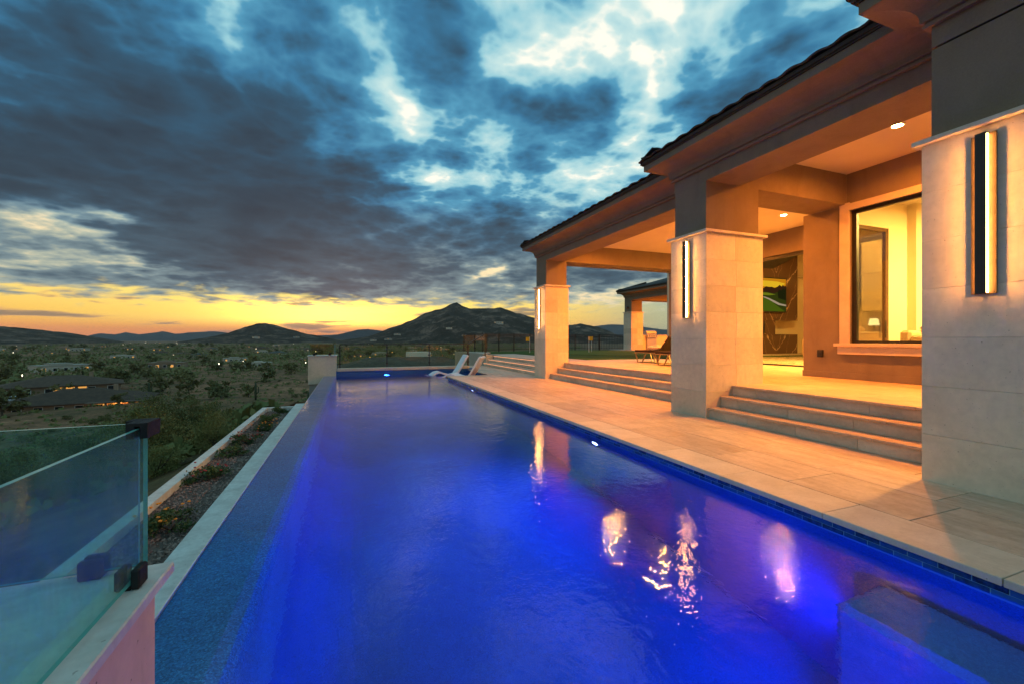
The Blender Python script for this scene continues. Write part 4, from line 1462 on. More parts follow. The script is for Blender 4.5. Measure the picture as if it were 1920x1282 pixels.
# ------------------------------------------------------------------ railings
def railing(name, label, pts, z0s, ztops, panel=True, rail=True, low=None):
    t = thing(name, label, 'railing')
    for i, (x, y) in enumerate(pts):
        p = MB().box(x - 0.025, x + 0.025, y - 0.02, y + 0.02, z0s[i], ztops[i] - 0.02).build('post', M['black'], t)
        for zz in (0.88, 0.55, 0.22):
            z = z0s[i] + (ztops[i] - z0s[i]) * zz if low is None else low + (ztops[i] - low) * zz
            MB().box(x - 0.055, x + 0.055, y - 0.03, y + 0.03, z - 0.025, z + 0.025).build('clamp', M['black'], p)
    for i in range(len(pts) - 1):
        (xa, ya), (xb, yb) = pts[i], pts[i + 1]
        MB().bar((xa, ya, ztops[i]), (xb, yb, ztops[i + 1]), 0.05, 0.04).build('rail', M['black'], t)
        if panel:
            d = (Vector((xb, yb)) - Vector((xa, ya))).normalized()
            a = Vector((xa, ya)) + d * 0.05
            b = Vector((xb, yb)) - d * 0.05
            la = (z0s[i] if low is None else low) + 0.07
            lb = (z0s[i + 1] if low is None else low) + 0.07
            nrm = Vector((-d.y, d.x)) * 0.005
            vs = []
            for s in (-1, 1):
                q = nrm * s
                vs += [(a.x + q.x, a.y + q.y, la), (b.x + q.x, b.y + q.y, lb), (b.x + q.x, b.y + q.y, ztops[i + 1] - 0.06), (a.x + q.x, a.y + q.y, ztops[i] - 0.06)]
            MB().add(vs, [(0, 1, 2, 3), (7, 6, 5, 4), (0, 4, 5, 1), (1, 5, 6, 2), (2, 6, 7, 3), (3, 7, 4, 0)]).build('glass_panel', M['glass_rail'], t)
    return t


railing('glass_railing', 'black railing with glass panels behind the far end of the pool', [(-0.38, 20.3), (1.62, 20.3), (3.55, 20.3), (5.42, 20.3)], [-1.5, -1.5, -1.5, 0.0], [1.09, 1.09, 1.09, 1.09], low=0.0)
MB().box(-0.6, 5.0, 20.2, 20.45, -5.0, -0.02).build('retaining_ledge', M['concrete'], fc)
railing('stair_railing', 'sloping black handrail climbing beside the lit steps', [(5.47, 20.36), (6.42, 20.62)], [0.0, 0.5], [1.09, 1.60], panel=False)
railing('glass_railing', 'short glass railing standing on the low wall beyond the lit steps', [(6.45, 25.0), (6.95, 24.4), (7.3, 23.2)], [0.6, 0.6, 0.6], [1.62, 1.62, 1.62])
rw = MB()
rw.prism([(6.2, 25.2), (7.5, 23.3), (7.5, 23.05), (6.55, 21.1), (6.45, 21.1), (6.45, 22.0), (5.95, 25.2)], 'z', -4, 0.60)
tag(rw.build('retaining_wall', M['stucco_pale']), 'low tan retaining wall between the lit steps and the hillside', 'wall')


def iron_fence():
    t = thing('iron_fence', 'black iron picket fence along the edge of the lawn', 'fence')
    line = [(7.7, 25.3), (10.4, 26.9), (13.2, 27.9), (16.0, 28.5), (19.05, 26.6)]
    z0 = TZ + 0.02
    pk = MB()
    for (xa, ya), (xb, yb) in zip(line, line[1:]):
        a, b = Vector((xa, ya)), Vector((xb, yb))
        L = (b - a).length
        for z in (z0 + 0.12, z0 + 0.98, z0 + 1.10):
            MB().bar((xa, ya, z), (xb, yb, z), 0.03, 0.03).build('rail', M['black'], t)
        n = int(L / 0.115)
        for i in range(1, n):
            p = a.lerp(b, i / n)
            pk.box(p.x - 0.009, p.x + 0.009, p.y - 0.009, p.y + 0.009, z0 + 0.05, z0 + 1.10)
        MB().box(xa - 0.03, xa + 0.03, ya - 0.03, ya + 0.03, z0 - 0.1, z0 + 1.16).build('post', M['black'], t)
        m = a.lerp(b, 0.5)
        MB().box(m.x - 0.03, m.x + 0.03, m.y - 0.03, m.y + 0.03, z0 - 0.1, z0 + 1.16).build('post', M['black'], t)
    pk.build('pickets', M['black'], t, kind='stuff')


iron_fence()

# ------------------------------------------------------------------ stone pedestals with glass wind guards
def pedestal(name, label, x0, x1, y0, y1, capz, zb, clad):
    t = thing(name, label, 'pedestal')
    MB().box(x0, x1, y0, y1, zb, capz - 0.031).build('body', clad, t)
    MB().cbox(x0 - 0.035, x1 + 0.032, y0 - 0.035, y1 + 0.04, capz - 0.030, capz, 0.004).build('cap', M['pale_cap'], t, fix=False)
    return t


near = pedestal('stone_pedestal', 'pink lit stone pedestal with a pale cap in the bottom left corner', -1.50, -0.49, -1.2, 1.42, 0.68, -2.0, M['block'])
fb = MB().lathe([(0.18, 0), (0.34, 0.05), (0.42, 0.16), (0.44, 0.17), (0.40, 0.15), (0.32, 0.10), (0.0, 0.09)], 24, (-1.0, 0.0, 0.682))
far_p = pedestal('stone_pedestal', 'pale stone pedestal at the far left corner of the pool', -1.49, -0.48, 18.30, 19.4, 0.695, -0.42, M['limestone'])
MB().box(-1.45, -0.52, 18.36, 19.3, -5, -0.421).build('plinth', M['concrete'], far_p)


def pane(p0, p1, z0, z1, th, t, mat, edge):
    """glass sheet with a solid-looking polished rim"""
    d = (Vector(p1) - Vector(p0)).normalized()
    nn = Vector((-d.y, d.x)) * th / 2
    vs = []
    for s in (-1, 1):
        q = nn * s
        vs += [(p0[0] + q.x, p0[1] + q.y, z0), (p1[0] + q.x, p1[1] + q.y, z0), (p1[0] + q.x, p1[1] + q.y, z1), (p0[0] + q.x, p0[1] + q.y, z1)]
    o = MB().add(vs, [(0, 1, 2, 3), (7, 6, 5, 4)]).build('glass_panel', mat, t, fix=False)
    MB().add(vs, [(0, 4, 5, 1), (1, 5, 6, 2), (2, 6, 7, 3), (3, 7, 4, 0)]).build('polished_edge', edge, o, fix=False)
    return o


wg = thing('glass_wind_guard', 'teal tinted glass wind guard with black clamps on the near pedestal', 'glass guard')
pane((-0.512, -1.0), (-0.512, 1.425), 0.693, 1.070, 0.010, wg, M['glass_teal'], M['glass_edge'])
pane((-1.46, 1.437), (-0.530, 1.437), 0.693, 1.075, 0.010, wg, M['glass_teal'], M['glass_edge'])


def clamp(x, y, along):
    o = MB()
    for s in (-1, 1):
        if along == 'y':
            a, b = sorted((x + s * 0.0065, x + s * 0.026))
            o.cbox(a, b, y - 0.025, y + 0.025, 0.681, 0.731, 0.004)
        else:
            a, b = sorted((y + s * 0.0065, y + s * 0.026))
            o.cbox(x - 0.025, x + 0.025, a, b, 0.681, 0.731, 0.004)
    o.box(x - 0.0064, x + 0.0064, y - 0.023, y + 0.023, 0.681, 0.691) if along == 'y' else o.box(x - 0.023, x + 0.023, y - 0.0064, y + 0.0064, 0.681, 0.691)
    return o.build('clamp', M['clamp'], wg)


clamp(-0.512, 1.345, 'y')
clamp(-0.512, 0.2, 'y')
clamp(-0.625, 1.437, 'x')
clamp(-1.25, 1.437, 'x')
cc = MB()
cc.box(-0.535, -0.518, 1.375, 1.427, 1.045, 1.085)
cc.box(-0.506, -0.490, 1.375, 1.456, 1.045, 1.085)
cc.box(-0.552, -0.5061, 1.443, 1.456, 1.045, 1.085)
cc.box(-0.552, -0.536, 1.418, 1.431, 1.045, 1.085)
cc.prism([(-0.552, 1.4175), (-0.535, 1.4175), (-0.535, 1.3755), (-0.4905, 1.3755), (-0.4905, 1.4555), (-0.552, 1.4555)], 'z', 1.0765, 1.0845)
cc.build('corner_clip', M['clamp'], wg)

wg2 = thing('glass_wind_guard', 'small clear glass box on top of the far pedestal', 'glass guard')
for a, b in (((-1.44, 18.36), (-0.60, 18.36)), ((-0.53, 18.40), (-0.53, 19.2)), ((-1.44, 19.3), (-0.60, 19.3)), ((-1.46, 18.42), (-1.46, 19.2))):
    pane(a, b, 0.715, 1.13, 0.012, wg2, M['glass_rail'], M['glass_edge'])
for cx_ in (-1.27, -0.72):
    for cyy in (18.36, 19.3):
        MB().cbox(cx_ - 0.045, cx_ + 0.045, cyy - 0.04, cyy + 0.04, 0.696, 0.77, 0.004).build('clamp', M['clamp'], wg2)

# ------------------------------------------------------------------ overflow trough, coping and planter
KZ = -0.35
tro = MB()
tro.box(-1.08, PX0 - 0.013, 0.0, 12.3, -0.95, -0.80)
tro.box(-1.27, -1.08, 0.0, 12.34, -1.8, KZ - 0.03)
tro.box(-1.08, PX0 - 0.013, 12.2, 12.34, -1.8, KZ - 0.05)
tro.build('overflow_trough', pmat('trough', (0.12, 0.11, 0.11), None, 4, 0.7), None, kind='structure')
kc = thing('trough_coping', 'long pale stone coping between the infinity edge and the planter', 'coping')
y = 0.5
while y < 12.35:
    L = min(1.25, 12.36 - y)
    MB().cbox(-1.29, -1.065, y, y + L - 0.003, KZ - 0.03, KZ, 0.004).build('coping_stone', M['pale_cap'], kc, fix=False)
    y += L
pk_ = thing('planter', 'long low planter with a pale kerb below the infinity edge', 'planter')
kb = MB()
kb.box(-1.98, -1.86, 0.5, 11.95, -2.4, KZ)
kb.box(-1.8595, -1.291, 11.83, 11.95, -2.4, KZ - 0.001)
kb.build('kerb', M['pale_cap'], pk_)
MB().box(-1.86, -1.27, 0.5, 11.83, -2.0, KZ - 0.085).build('gravel_bed', M['soil'], pk_)
gv = MB()
r = random.Random(5)
for i in range(7500):
    y = 1.4 + 10.4 * r.random() ** 1.25
    x = r.uniform(-1.85, -1.30)
    s = r.uniform(0.008, 0.021)
    c = Vector((x, y, KZ - 0.085 + s * 0.4))
    ax = [Vector((r.gauss(0, 1), r.gauss(0, 1), r.gauss(0, 1))).normalized() * s * r.uniform(0.7, 1.3) for _ in range(3)]
    gv.add([c + ax[0], c - ax[0], c + ax[1], c - ax[1], c + ax[2] * 0.7, c - ax[2] * 0.7],
           [(0, 2, 4), (2, 1, 4), (1, 3, 4), (3, 0, 4), (2, 0, 5), (1, 2, 5), (3, 1, 5), (0, 3, 5)])
gv.build('gravel', M['gravel'], None, kind='stuff')


def leaf_cloud(rr, n, size, shape, clumps=0, flat=1.0):
    """many leaf-sized faces spread through a volume, gathered in clumps"""
    mb = MB()
    cs = [(Vector((rr.gauss(0, 1), rr.gauss(0, 1), rr.gauss(0, 1))).normalized() * rr.uniform(0.35, 0.95), rr.uniform(0.22, 0.42)) for _ in range(max(1, clumps))]
    for i in range(n):
        if clumps:
            c, cr = rr.choice(cs)
            p = c + Vector((rr.gauss(0, 1), rr.gauss(0, 1), rr.gauss(0, 0.8))) * cr * 0.55
        else:
            p = Vector((rr.gauss(0, 1), rr.gauss(0, 1), rr.gauss(0, 1))).normalized() * rr.random() ** 0.4
        p = Vector((p.x * shape[0], p.y * shape[1], p.z * shape[2]))
        d = Vector((rr.gauss(0, 1), rr.gauss(0, 1), rr.gauss(0, 1) * flat)).normalized()
        e = d.orthogonal().normalized()
        e.rotate(Matrix.Rotation(rr.uniform(0, 6.28), 3, d))
        s = size * rr.uniform(0.6, 1.4)
        mb.add([p - e * s * 0.35, p + d * s * 0.5, p + e * s * 0.35, p - d * s * 0.5], [(0, 1, 2, 3)])
    return mb


plants = [(-1.52, 4.75, 1.0, 'petal_orange', 'low green plant with orange flowers, nearest in the planter'), (-1.64, 6.25, 1.0, 'petal_red', 'wide planter shrub with dark red flowers on the kerb side'),
          (-1.62, 7.45, 0.85, None, 'round dark shrub in the middle of the planter'), (-1.58, 8.25, 1.0, 'petal_red', 'sprawling planter shrub with a few red blooms'),
          (-1.55, 9.35, 0.9, 'petal_orange', 'planter shrub with a few orange blooms beyond the middle'), (-1.60, 10.3, 0.9, None, 'dark planter shrub second from the far end'),
          (-1.55, 11.45, 0.95, None, 'dark planter shrub at the far end of the kerb')]
for k, (x, y, s, fl, lab) in enumerate(plants):
    rr = random.Random(50 + k)
    t = thing('planter_shrub', lab, 'shrub', (x, y, KZ - 0.085), 0, 'shrubs growing in the planter')
    mb = leaf_cloud(rr, 1200, 0.028, (0.21 * s, 0.30 * s, 0.10 * s), 10)
    mb.v = [(a, b, max(0.005, c + 0.09)) for a, b, c in mb.v]
    mb.build('foliage', M['leaf'], t, fix=False)
    st = MB()
    for i in range(9):
        a = rr.uniform(0, 6.28)
        st.tube((0, 0, 0), (math.cos(a) * 0.16, math.sin(a) * 0.22, 0.12), 0.006, 0.003, 5)
    st.build('stem', M['bark'], t)
    if fl:
        for i in range(14):
            a, d = rr.uniform(0, 6.28), rr.uniform(0.1, 0.3)
            px, py, pz = math.cos(a) * d * 0.9, math.sin(a) * d * 1.2, rr.uniform(0.10, 0.20)
            px = max(px, -0.24) if x < -1.6 else px
            MB().lathe([(0.002, -0.006), (0.016, 0.004), (0.012, 0.010), (0.002, 0.006)], 6, (px, py, pz)).build('flower', M[fl], t)

# ------------------------------------------------------------------ hillside vegetation
def make_tree(name, label, cat, mat, n, leaf, shape, trunk_h, clumps, seed, group, limbs=5):
    rr = random.Random(seed)
    t = thing(name, label, cat, (0, 0, -500), 0, group)
    mb = leaf_cloud(rr, n, leaf, shape, clumps)
    zc = trunk_h + shape[2] * 0.75
    mb.v = [(a, b, max(0.05, c + zc)) for a, b, c in mb.v]
    mb.build('crown', mat, t, fix=False)
    tk = MB()
    tk.tube((0, 0, -0.4), (0.05, 0.02, trunk_h + shape[2] * 0.3), 0.06 * shape[0], 0.035 * shape[0], 7)
    for i in range(limbs):
        a = rr.uniform(0, 6.28)
        tk.tube((0.03, 0.01, trunk_h * 0.7), (math.cos(a) * shape[0] * 0.6, math.sin(a) * shape[1] * 0.6, zc + rr.uniform(-0.2, 0.4) * shape[2]), 0.03 * shape[0], 0.012 * shape[0], 5)
    tk.build('trunk', M['bark'], t)
    return t


NB = 'palo verde bushes on the slope below the pool'
b1 = make_tree('desert_bush', 'feathery green palo verde bush on the slope below the planter', 'bush', M['bush_leaf'], 9000, 0.085, (1.9, 1.9, 1.25), 0.5, 34, 1, NB)
b2 = make_tree('desert_bush', 'feathery green palo verde bush on the slope below the planter', 'bush', M['bush_leaf'], 7000, 0.08, (1.6, 1.6, 0.95), 0.3, 26, 2, NB)
FT = 'trees scattered over the valley floor'
ft = [make_tree('valley_tree', 'dark rounded tree on the valley floor among the houses', 'tree', M['far_leaf'], 420, 0.75, (3.0, 3.0, 2.0), 1.2, 12, 10 + i, FT, 3) for i in range(3)]
SB = 'low scrub bushes on the open slope'
sb = [make_tree('scrub_bush', 'low dark scrub bush on the open brown slope', 'bush', M['bush_leaf'], 900, 0.16, (1.3, 1.3, 0.7), 0.1, 12, 30 + i, SB, 3) for i in range(2)]


def gz(x, y):
    return float(ground_z(np.array([x]), np.array([y]))[0])


def place(first, used, protos, x, y, sc, rz):
    p = rnd.choice(protos)
    if p not in used:
        used.append(p)
        p.location = (x, y, gz(x, y) - 0.05)
        p.rotation_euler = (0, 0, rz)
        p.scale = (sc,) * 3
        return p
    return dup(p, (x, y, gz(x, y) - 0.05), rz, None, sc)


u1 = []
for (azd, dist, sc) in [(-20, 17, 0.62), (-17, 19.5, 0.66), (-14, 20, 0.55), (-19, 22.5, 0.68), (-23, 20, 0.62), (-25, 23, 0.66), (-16, 24.5, 0.55), (-31, 24, 0.62), (-19, 13.5, 0.42),
                        (-28, 17, 0.55), (-14, 14.5, 0.38), (-24, 15, 0.48), (-34, 19, 0.55), (-22, 27, 0.62), (-27, 31, 0.6), (-33, 34, 0.75), (-12, 27, 0.4)]:
    x, y = polar(azd, dist)
    place(None, u1, [b1, b2], x, y, sc, rnd.uniform(0, 6.28))
u2 = []
tcount = 0
while tcount < 205:
    azd = rnd.uniform(-34, 14)
    dist = 110 * (14 ** (rnd.random() ** 0.8))
    if -9 < azd < 0 and dist < 190:
        continue
    x, y = polar(azd, dist)
    place(None, u2, ft, x, y, rnd.uniform(0.5, 1.15) * (1 + dist / 2000), rnd.uniform(0, 6.28))
    tcount += 1
u3 = []
for i in range(130):
    azd = rnd.uniform(-36, 1)
    dist = 24 * (8 ** rnd.random())
    x, y = polar(azd, dist)
    if x > -3:
        continue
    place(None, u3, sb, x, y, rnd.uniform(0.4, 0.95), rnd.uniform(0, 6.28))
# lower scrub that reads as one cover
rr = random.Random(77)
ss = MB()
for i in range(6500):
    azd = rr.uniform(-38, 24)
    dist = 14 * (70 ** rr.random())
    x, y = polar(azd, dist)
    if x > -3.0 and y < 24 or x > 5.5 and y < 32:
        continue
    z = gz(x, y)
    s = rr.uniform(0.15, 0.5) * (1 + dist / 160)
    for k in range(7):
        d = Vector((rr.gauss(0, 1), rr.gauss(0, 1), abs(rr.gauss(0, 0.6)))) * s * 0.5
        e = Vector((rr.gauss(0, 1), rr.gauss(0, 1), rr.gauss(0, 1))).normalized() * s * 0.45
        f = e.orthogonal().normalized() * s * 0.3
        c = Vector((x, y, z)) + d
        ss.add([c - e, c + f, c + e, c - f], [(0, 1, 2, 3)])
ss.build('scrub', M['bush_leaf'], None, kind='stuff', fix=False)

# woods and thickets of the valley that read as one mass
wd = MB()
rr = random.Random(123)
for i in range(2600):
    azd = rr.uniform(-40, 30)
    dist = 230 * (8.5 ** rr.random())
    if azd > -16 and dist < 330 and rr.random() < 0.8:
        continue
    x, y = polar(azd, dist)
    z = gz(x, y)
    s = rr.uniform(0.7, 1.8) * (1 + dist / 1500)
    for k in range(26):
        c = Vector((x + rr.gauss(0, 1) * s * 1.5, y + rr.gauss(0, 1) * s * 1.5, z + abs(rr.gauss(0.5, 0.6)) * s))
        e = Vector((rr.gauss(0, 1), rr.gauss(0, 1), rr.gauss(0, 1))).normalized() * s * 0.48
        f = e.orthogonal().normalized() * s * 0.3
        wd.add([c - e, c + f, c + e, c - f], [(0, 1, 2, 3)])
wd.build('woods', M['far_leaf'], None, kind='stuff', fix=False)

# saguaros
SG = 'saguaro cacti on the slope'
for k, (azd, dist, h) in enumerate([(-10.1, 120, 4.5), (-4.6, 95, 3.6), (-4.2, 130, 3.2), (-19.5, 150, 4.0)]):
    x, y = polar(azd, dist)
    t = thing('saguaro', ['tall single saguaro cactus on the brown slope', 'dark saguaro beside the far pedestal', 'smaller saguaro just beside the far pedestal', 'saguaro standing near the brown roofed house'][k], 'cactus', (x, y, gz(x, y) - 0.3), 0, SG)
    MB().lathe([(0.22, 0), (0.26, h * 0.4), (0.24, h * 0.85), (0.12, h * 0.98), (0.02, h)], 10).build('stem', M['saguaro'], t, True)
    MB().tube((0.2, 0, h * 0.4), (0.6, 0, h * 0.45), 0.14, 0.15).tube((0.6, 0, h * 0.43), (0.62, 0, h * 0.75), 0.15, 0.10).build('arm', M['saguaro'], t)

# ------------------------------------------------------------------ valley houses
def valley_house(label, wall, roofm, w, d, h, rh, lit, group, seed, flat=False, hip=0.35):
    r = random.Random(seed)
    t = thing('valley_house', label, 'house', (0, 0, -500), 0, group)
    MB().box(-w / 2, w / 2, -d / 2, d / 2, -3, h).build('wall', wall, t)
    e = 0.7
    if flat:
        mb = MB().box(-w / 2 - 0.15, w / 2 + 0.15, -d / 2 - 0.15, d / 2 + 0.15, h, h + 0.5)
        mb.box(-w / 4, w / 6, -d / 3, d / 3, h + 0.5, h + 1.4)
    else:
        mb = MB()
        a, b = w / 2 + e, d / 2 + e
        rx = max(a - b * (1 + hip), a * 0.12)
        vs = [(-a, -b, h), (a, -b, h), (a, b, h), (-a, b, h), (-rx, 0, h + rh), (rx, 0, h + rh)]
        mb.add(vs, [(0, 1, 5, 4), (1, 2, 5), (2, 3, 4, 5), (3, 0, 4), (0, 3, 2, 1)])
        mb.box(-a, a, -b, b, h - 0.25, h - 0.002)
    rf = mb.build('roof', roofm, t)
    if not flat:
        MB().box(w * 0.22, w * 0.22 + 0.9, 0.5, 1.3, h, h + rh + 0.7).build('chimney', wall, rf)
    n = max(3, int(w / 3.6))
    for i in range(n):
        x = -w / 2 + (i + 0.5) * w / n
        on = r.random() < lit
        f = MB().box(x - 0.85, x + 0.85, -d / 2 - 0.06, -d / 2 + 0.02, 0.6, 2.3).build('window', M['white_paint'], t)
        MB().box(x - 0.75, x + 0.75, -d / 2 - 0.09, -d / 2 - 0.061, 0.7, 2.2).build('pane', (M['win_lit'] if r.random() < 0.65 else M['win_white']) if on else M['dark_glass'], f)
    return t


kinds = [('brown tiled low house with a few warm lit windows in the valley', 'stucco_tan', 'roof_brown', 22, 13, 2.9, 2.4, 0.18, 'brown tiled houses in the valley', 1, False),
         ('pale stucco house with a grey hip roof in the valley', 'stucco_pale', 'roof_grey', 20, 12, 3.0, 2.2, 0.15, 'pale grey roofed houses in the valley', 2, False),
         ('pale flat roofed desert house with lit windows in the valley', 'stucco_pale', 'stucco_pale', 21, 11, 3.2, 0, 0.3, 'pale flat roofed houses in the valley', 3, True),
         ('tan flat roofed house with dark windows in the valley', 'stucco_tan', 'stucco_tan', 18, 11, 3.1, 0, 0.15, 'tan flat roofed houses in the valley', 4, True)]
protos = []
for a in kinds:
    protos.append(valley_house(a[0], M[a[1]], M[a[2]], *a[3:8], a[8], a[9], a[10]))
hp_used = []
hs = []
rr = random.Random(31)
tries = 0
while len(hs) < 62 and tries < 4000:
    tries += 1
    azd = rr.uniform(-33, 15)
    dist = 300 * (5.6 ** rr.random())
    if azd > 9 and dist < 350:
        continue
    x, y = polar(azd, dist)
    if any((x - a) ** 2 + (y - b) ** 2 < 42 ** 2 for a, b in hs):
        continue
    hs.append((x, y))
    p = rr.choice(protos)
    rz = -R(azd) + rr.uniform(-0.5, 0.5)
    if p not in hp_used:
        hp_used.append(p)
        p.location = (x, y, gz(x, y))
        p.rotation_euler = (0, 0, rz)
    else:
        q = dup(p, (x, y, gz(x, y)), rz, None, rr.uniform(0.6, 1.0))
# two named houses nearer on the left
h1 = valley_house('brown tiled house with warm lit garage front and a car outside', M['stucco_tan'], M['roof_brown'], 25, 14, 2.9, 2.5, 0.0, 'nearer houses below the slope', 41)
x, y = polar(-25.6, 180)
h1.location = (x, y, gz(x, y) - 0.2)
h1.rotation_euler = (0, 0, R(22))
for i in (-2.4, 0.0, 2.4):
    f = MB().box(2.0 + i - 0.85, 2.0 + i + 0.85, -7.14, -7.1, 0.1, 2.4).build('garage_door_glow', M['win_lit'], h1)  # doors given emission to stand in for lamplight on the garage front
h2 = valley_house('nearest brown tiled house with an orange lit patio', M['stucco_tan'], M['roof_brown'], 30, 17, 2.8, 3.2, 0.0, 'nearer houses below the slope', 42)
x, y = polar(-24.4, 142)
h2.location = (x, y, gz(x, y) - 1.2)
h2.scale = (0.85, 0.85, 0.85)
h2.rotation_euler = (0, 0, R(10))
for i in range(4):
    MB().box(5.0 + i * 2.6 - 0.25, 5.0 + i * 2.6 + 0.25, -11.2, -10.7, 0, 2.7).build('patio_post', M['stucco_tan'], h2)
MB().box(3.6, 15.6, -11.6, -8.5, 2.72, 2.95).build('patio_roof', M['roof_brown'], h2)
for x0 in (5.4, 8.4, 12.2):
    MB().box(x0, x0 + 1.6, -8.56, -8.5, 0.1, 2.3).build('patio_door', M['win_lit'], h2)
lo = bpy.data.lights.new('patio_lamp', 'POINT')
lo.energy = 900
lo.color = (1, 0.4, 0.1)
lo.shadow_soft_size = 0.4
lob = bpy.data.objects.new('patio_lamp', lo)
lob.location = (10, -10, 2.3)
lob.parent = h2
COL.objects.link(lob)
# car
cx, cyy = polar(-28.4, 168)
cr = thing('parked_car', 'silver car parked in front of the brown tiled house', 'car', (cx, cyy, gz(cx, cyy)), 0.5)
MB().prism([(-2.3, 0.35), (2.3, 0.35), (2.3, 0.8), (1.5, 0.95), (0.8, 1.5), (-1.2, 1.5), (-1.9, 0.95), (-2.3, 0.85)], 'y', -0.9, 0.9).build('body', M['car_paint'], cr)
MB().prism([(-1.7, 0.98), (1.35, 0.98), (0.75, 1.44), (-1.12, 1.44)], 'y', -0.91, 0.91).build('window', M['dark_glass'], cr)
for wx in (-1.45, 1.45):
    for wy in (-0.85, 0.85):
        MB().tube((wx, wy - 0.1, 0.35), (wx, wy + 0.1, 0.35), 0.35, 0.35, 14).build('wheel', M['rubber'], cr)

# neighbour just beyond the pool railing
nb = thing('neighbour_house', 'large grey roofed house close below the far glass railing', 'house', (7.4, 60.0, -1.15), 0.08)
zb = -6.0
MB().box(-10.5, 10.5, -6, 6, zb - 3, -2.0).build('wall', M['stucco_pale'], nb)
ra = MB()
a, b = 11.5, 7.2
ra.add([(-a, -b, -2.0), (a, -b, -2.0), (a, b, -2.0), (-a, b, -2.0), (-a + 6.5, 0, 0.15), (a - 6.5, 0, 0.15)], [(0, 1, 5, 4), (1, 2, 5), (2, 3, 4, 5), (3, 0, 4), (0, 3, 2, 1)])
ra.add([(1, -9.5, -2.2), (9, -9.5, -2.2), (9, -1, -2.2), (1, -1, -2.2), (5, -6.5, -0.9), (5, -1, -0.9)], [(0, 1, 4), (1, 2, 5, 4), (3, 0, 4, 5), (2, 3, 5), (0, 3, 2, 1)])
nr = ra.build('roof', M['roof_grey'], nb)
MB().box(0.6, 3.6, 1.0, 3.4, -0.9, 0.75).build('parapet', M['white_paint'], nr)
for i, xx in enumerate((-9, -5.2, -1.5)):
    f = MB().box(xx - 0.9, xx + 0.9, -6.06, -5.99, -4.4, -2.7).build('window', M['white_paint'], nb)
    MB().box(xx - 0.8, xx + 0.8, -6.09, -6.061, -4.3, -2.8).build('pane', M['dark_glass'], f)

# hill houses on the mountain flank
def mount_z(x, y):
    dep = bpy.context.evaluated_depsgraph_get()
    hit, loc, *_ = S.ray_cast(dep, Vector((x, y, 290)), Vector((0, 0, -1)))
    return loc.z if hit else -15


bpy.context.view_layer.update()
HB = []


def ray_to_hill(px, py):
    a = (px - 960) / 800
    s_, c_ = math.sin(YAW), math.cos(YAW)
    d = Vector((s_ + a * c_, c_ - a * s_, -(py - 637) / 800)).normalized()
    dep = bpy.context.evaluated_depsgraph_get()
    o = Vector((0, 0, 1.3)) + d * 900
    for _ in range(6):
        hit, loc, nrm, idx, ob, mt = S.ray_cast(dep, o, d)
        if not hit:
            return None
        if ob.name.startswith(('mountain', 'hill')):
            return loc
        o = loc + d * 0.5
    return None


MH = 'pale houses on the mountain flank'
for k, (px, py, sc) in enumerate([(935, 607, 1.7), (745, 628, 1.2), (728, 637, 1.2), (842, 617, 1.0), (1084, 614, 0.9), (556, 633, 1.2), (480, 634, 1.2), (700, 639, 1.0), (870, 630, 0.8)]):
    loc = ray_to_hill(px, py)
    if loc:
        azd = math.degrees(math.atan2(loc.x, loc.y))
        o = dup(protos[1 if k % 3 else 2], (loc.x, loc.y, loc.z + 1.5), -R(azd), ['', 'small pale house low on the left foot of the mountain', 'pale house at the lowest left foot of the mountain', 'small pale house halfway up below the mountain summit', 'small pale house on the right shoulder of the mountain', 'pale house on the right side of the small hill', 'pale house on the left side of the small hill', 'pale house in the saddle between hill and mountain', 'small pale house low below the mountain summit'][k] if k else 'largest pale house on a terrace high on the mountain flank', sc * 1.3, MH)

# lamps of the valley
def lamp_post(mat, label, group):
    t = thing('street_lamp', label, 'street lamp', (0, 0, -500), 0, group)
    MB().tube((0, 0, -0.5), (0, 0, 5.0), 0.08, 0.05, 6).build('post', M['black'], t)
    MB().lathe([(0.05, 5.0), (0.3, 5.12), (0.34, 5.35), (0.2, 5.6), (0.03, 5.65)], 8).build('lamp', mat, t)
    return t


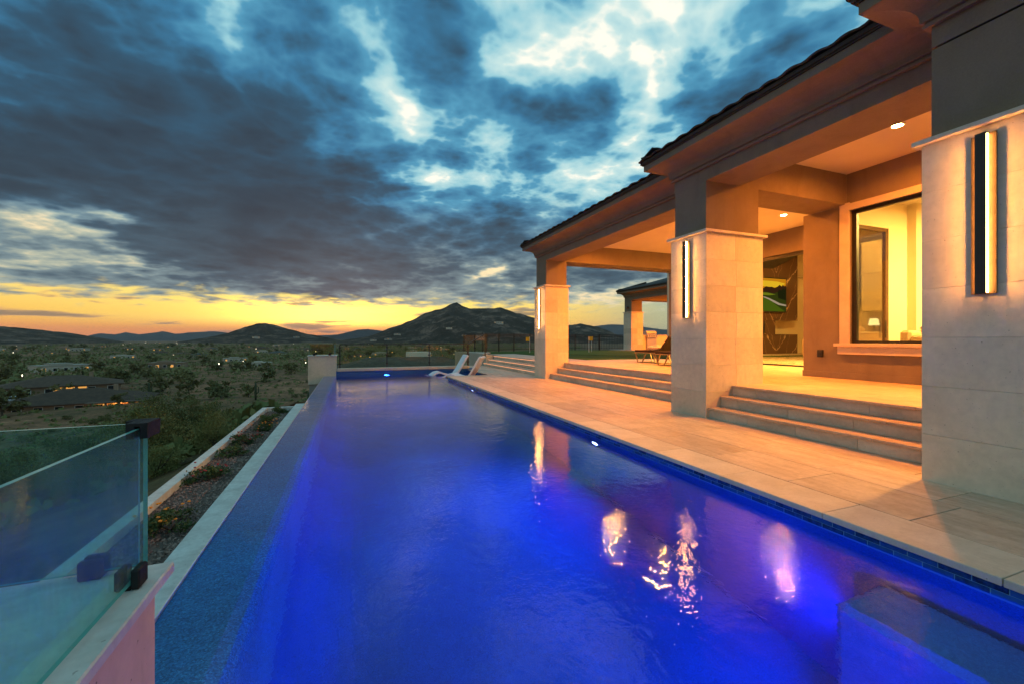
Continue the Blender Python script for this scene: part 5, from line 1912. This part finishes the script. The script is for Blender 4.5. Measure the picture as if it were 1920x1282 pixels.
lw_ = lamp_post(M['lamp_white'], 'white glowing lamp among the valley houses', 'white lamps in the valley')
lo_ = lamp_post(M['lamp_orange'], 'orange glowing lamp among the valley houses', 'orange lamps in the valley')
rr = random.Random(9)
first = {}
for i in range(40):
    azd = rr.uniform(-33, 17)
    dist = 170 * (9 ** rr.random())
    if i < 10:
        azd, dist = rr.uniform(-22, -14), rr.uniform(1500, 2000)
    x, y = polar(azd, dist)
    p = lw_ if rr.random() < 0.6 else lo_
    sc = (0.45 + dist / 1300) * rr.uniform(0.35, 1.0)
    if p not in first:
        first[p] = 1
        p.location = (x, y, gz(x, y))
        p.scale = (sc, sc, 1)
    else:
        o = dup(p, (x, y, gz(x, y)), 0, None, (sc, sc, 1.0))
# labels that tell the countable valley things apart, counted along the view from the left
ORD = ['first', 'second', 'third', 'fourth', 'fifth', 'sixth', 'seventh', 'eighth', 'ninth', 'tenth', 'eleventh', 'twelfth', 'thirteenth', 'fourteenth', 'fifteenth', 'sixteenth', 'seventeenth', 'eighteenth',
       'nineteenth', 'twentieth', 'twenty first', 'twenty second', 'twenty third', 'twenty fourth', 'twenty fifth', 'twenty sixth', 'twenty seventh', 'twenty eighth', 'twenty ninth', 'thirtieth']
NAMES = {kinds[0][8]: 'brown tiled low house', kinds[1][8]: 'pale stucco house with grey hip roof', kinds[2][8]: 'pale flat roofed desert house', kinds[3][8]: 'tan flat roofed house',
         NB: 'feathery palo verde bush below the planter', 'white lamps in the valley': 'white glowing valley lamp', 'orange lamps in the valley': 'orange glowing valley lamp'}
for grp, nm in NAMES.items():
    ms_ = sorted([o for o in COL.objects if o.get('group') == grp], key=lambda o: math.atan2(o.location.x, o.location.y))
    for i, o in enumerate(ms_):
        if i < len(ORD):
            o['label'] = nm + ', ' + ORD[i] + ' of its kind from the left'

# mast on the small hill
loc = ray_to_hill(528, 613)
if loc:
    ms = thing('radio_mast', 'thin radio mast on the crest of the small hill', 'mast', (loc.x, loc.y, loc.z - 4))
    tm_ = MB()
    tm_.tube((0, 0, 0), (0, 0, 30), 0.9, 0.3, 5)
    tm_.bar((-2.5, 0, 26), (2.5, 0, 26), 0.5, 0.5)
    tm_.build('lattice_pole', M['black'], ms)
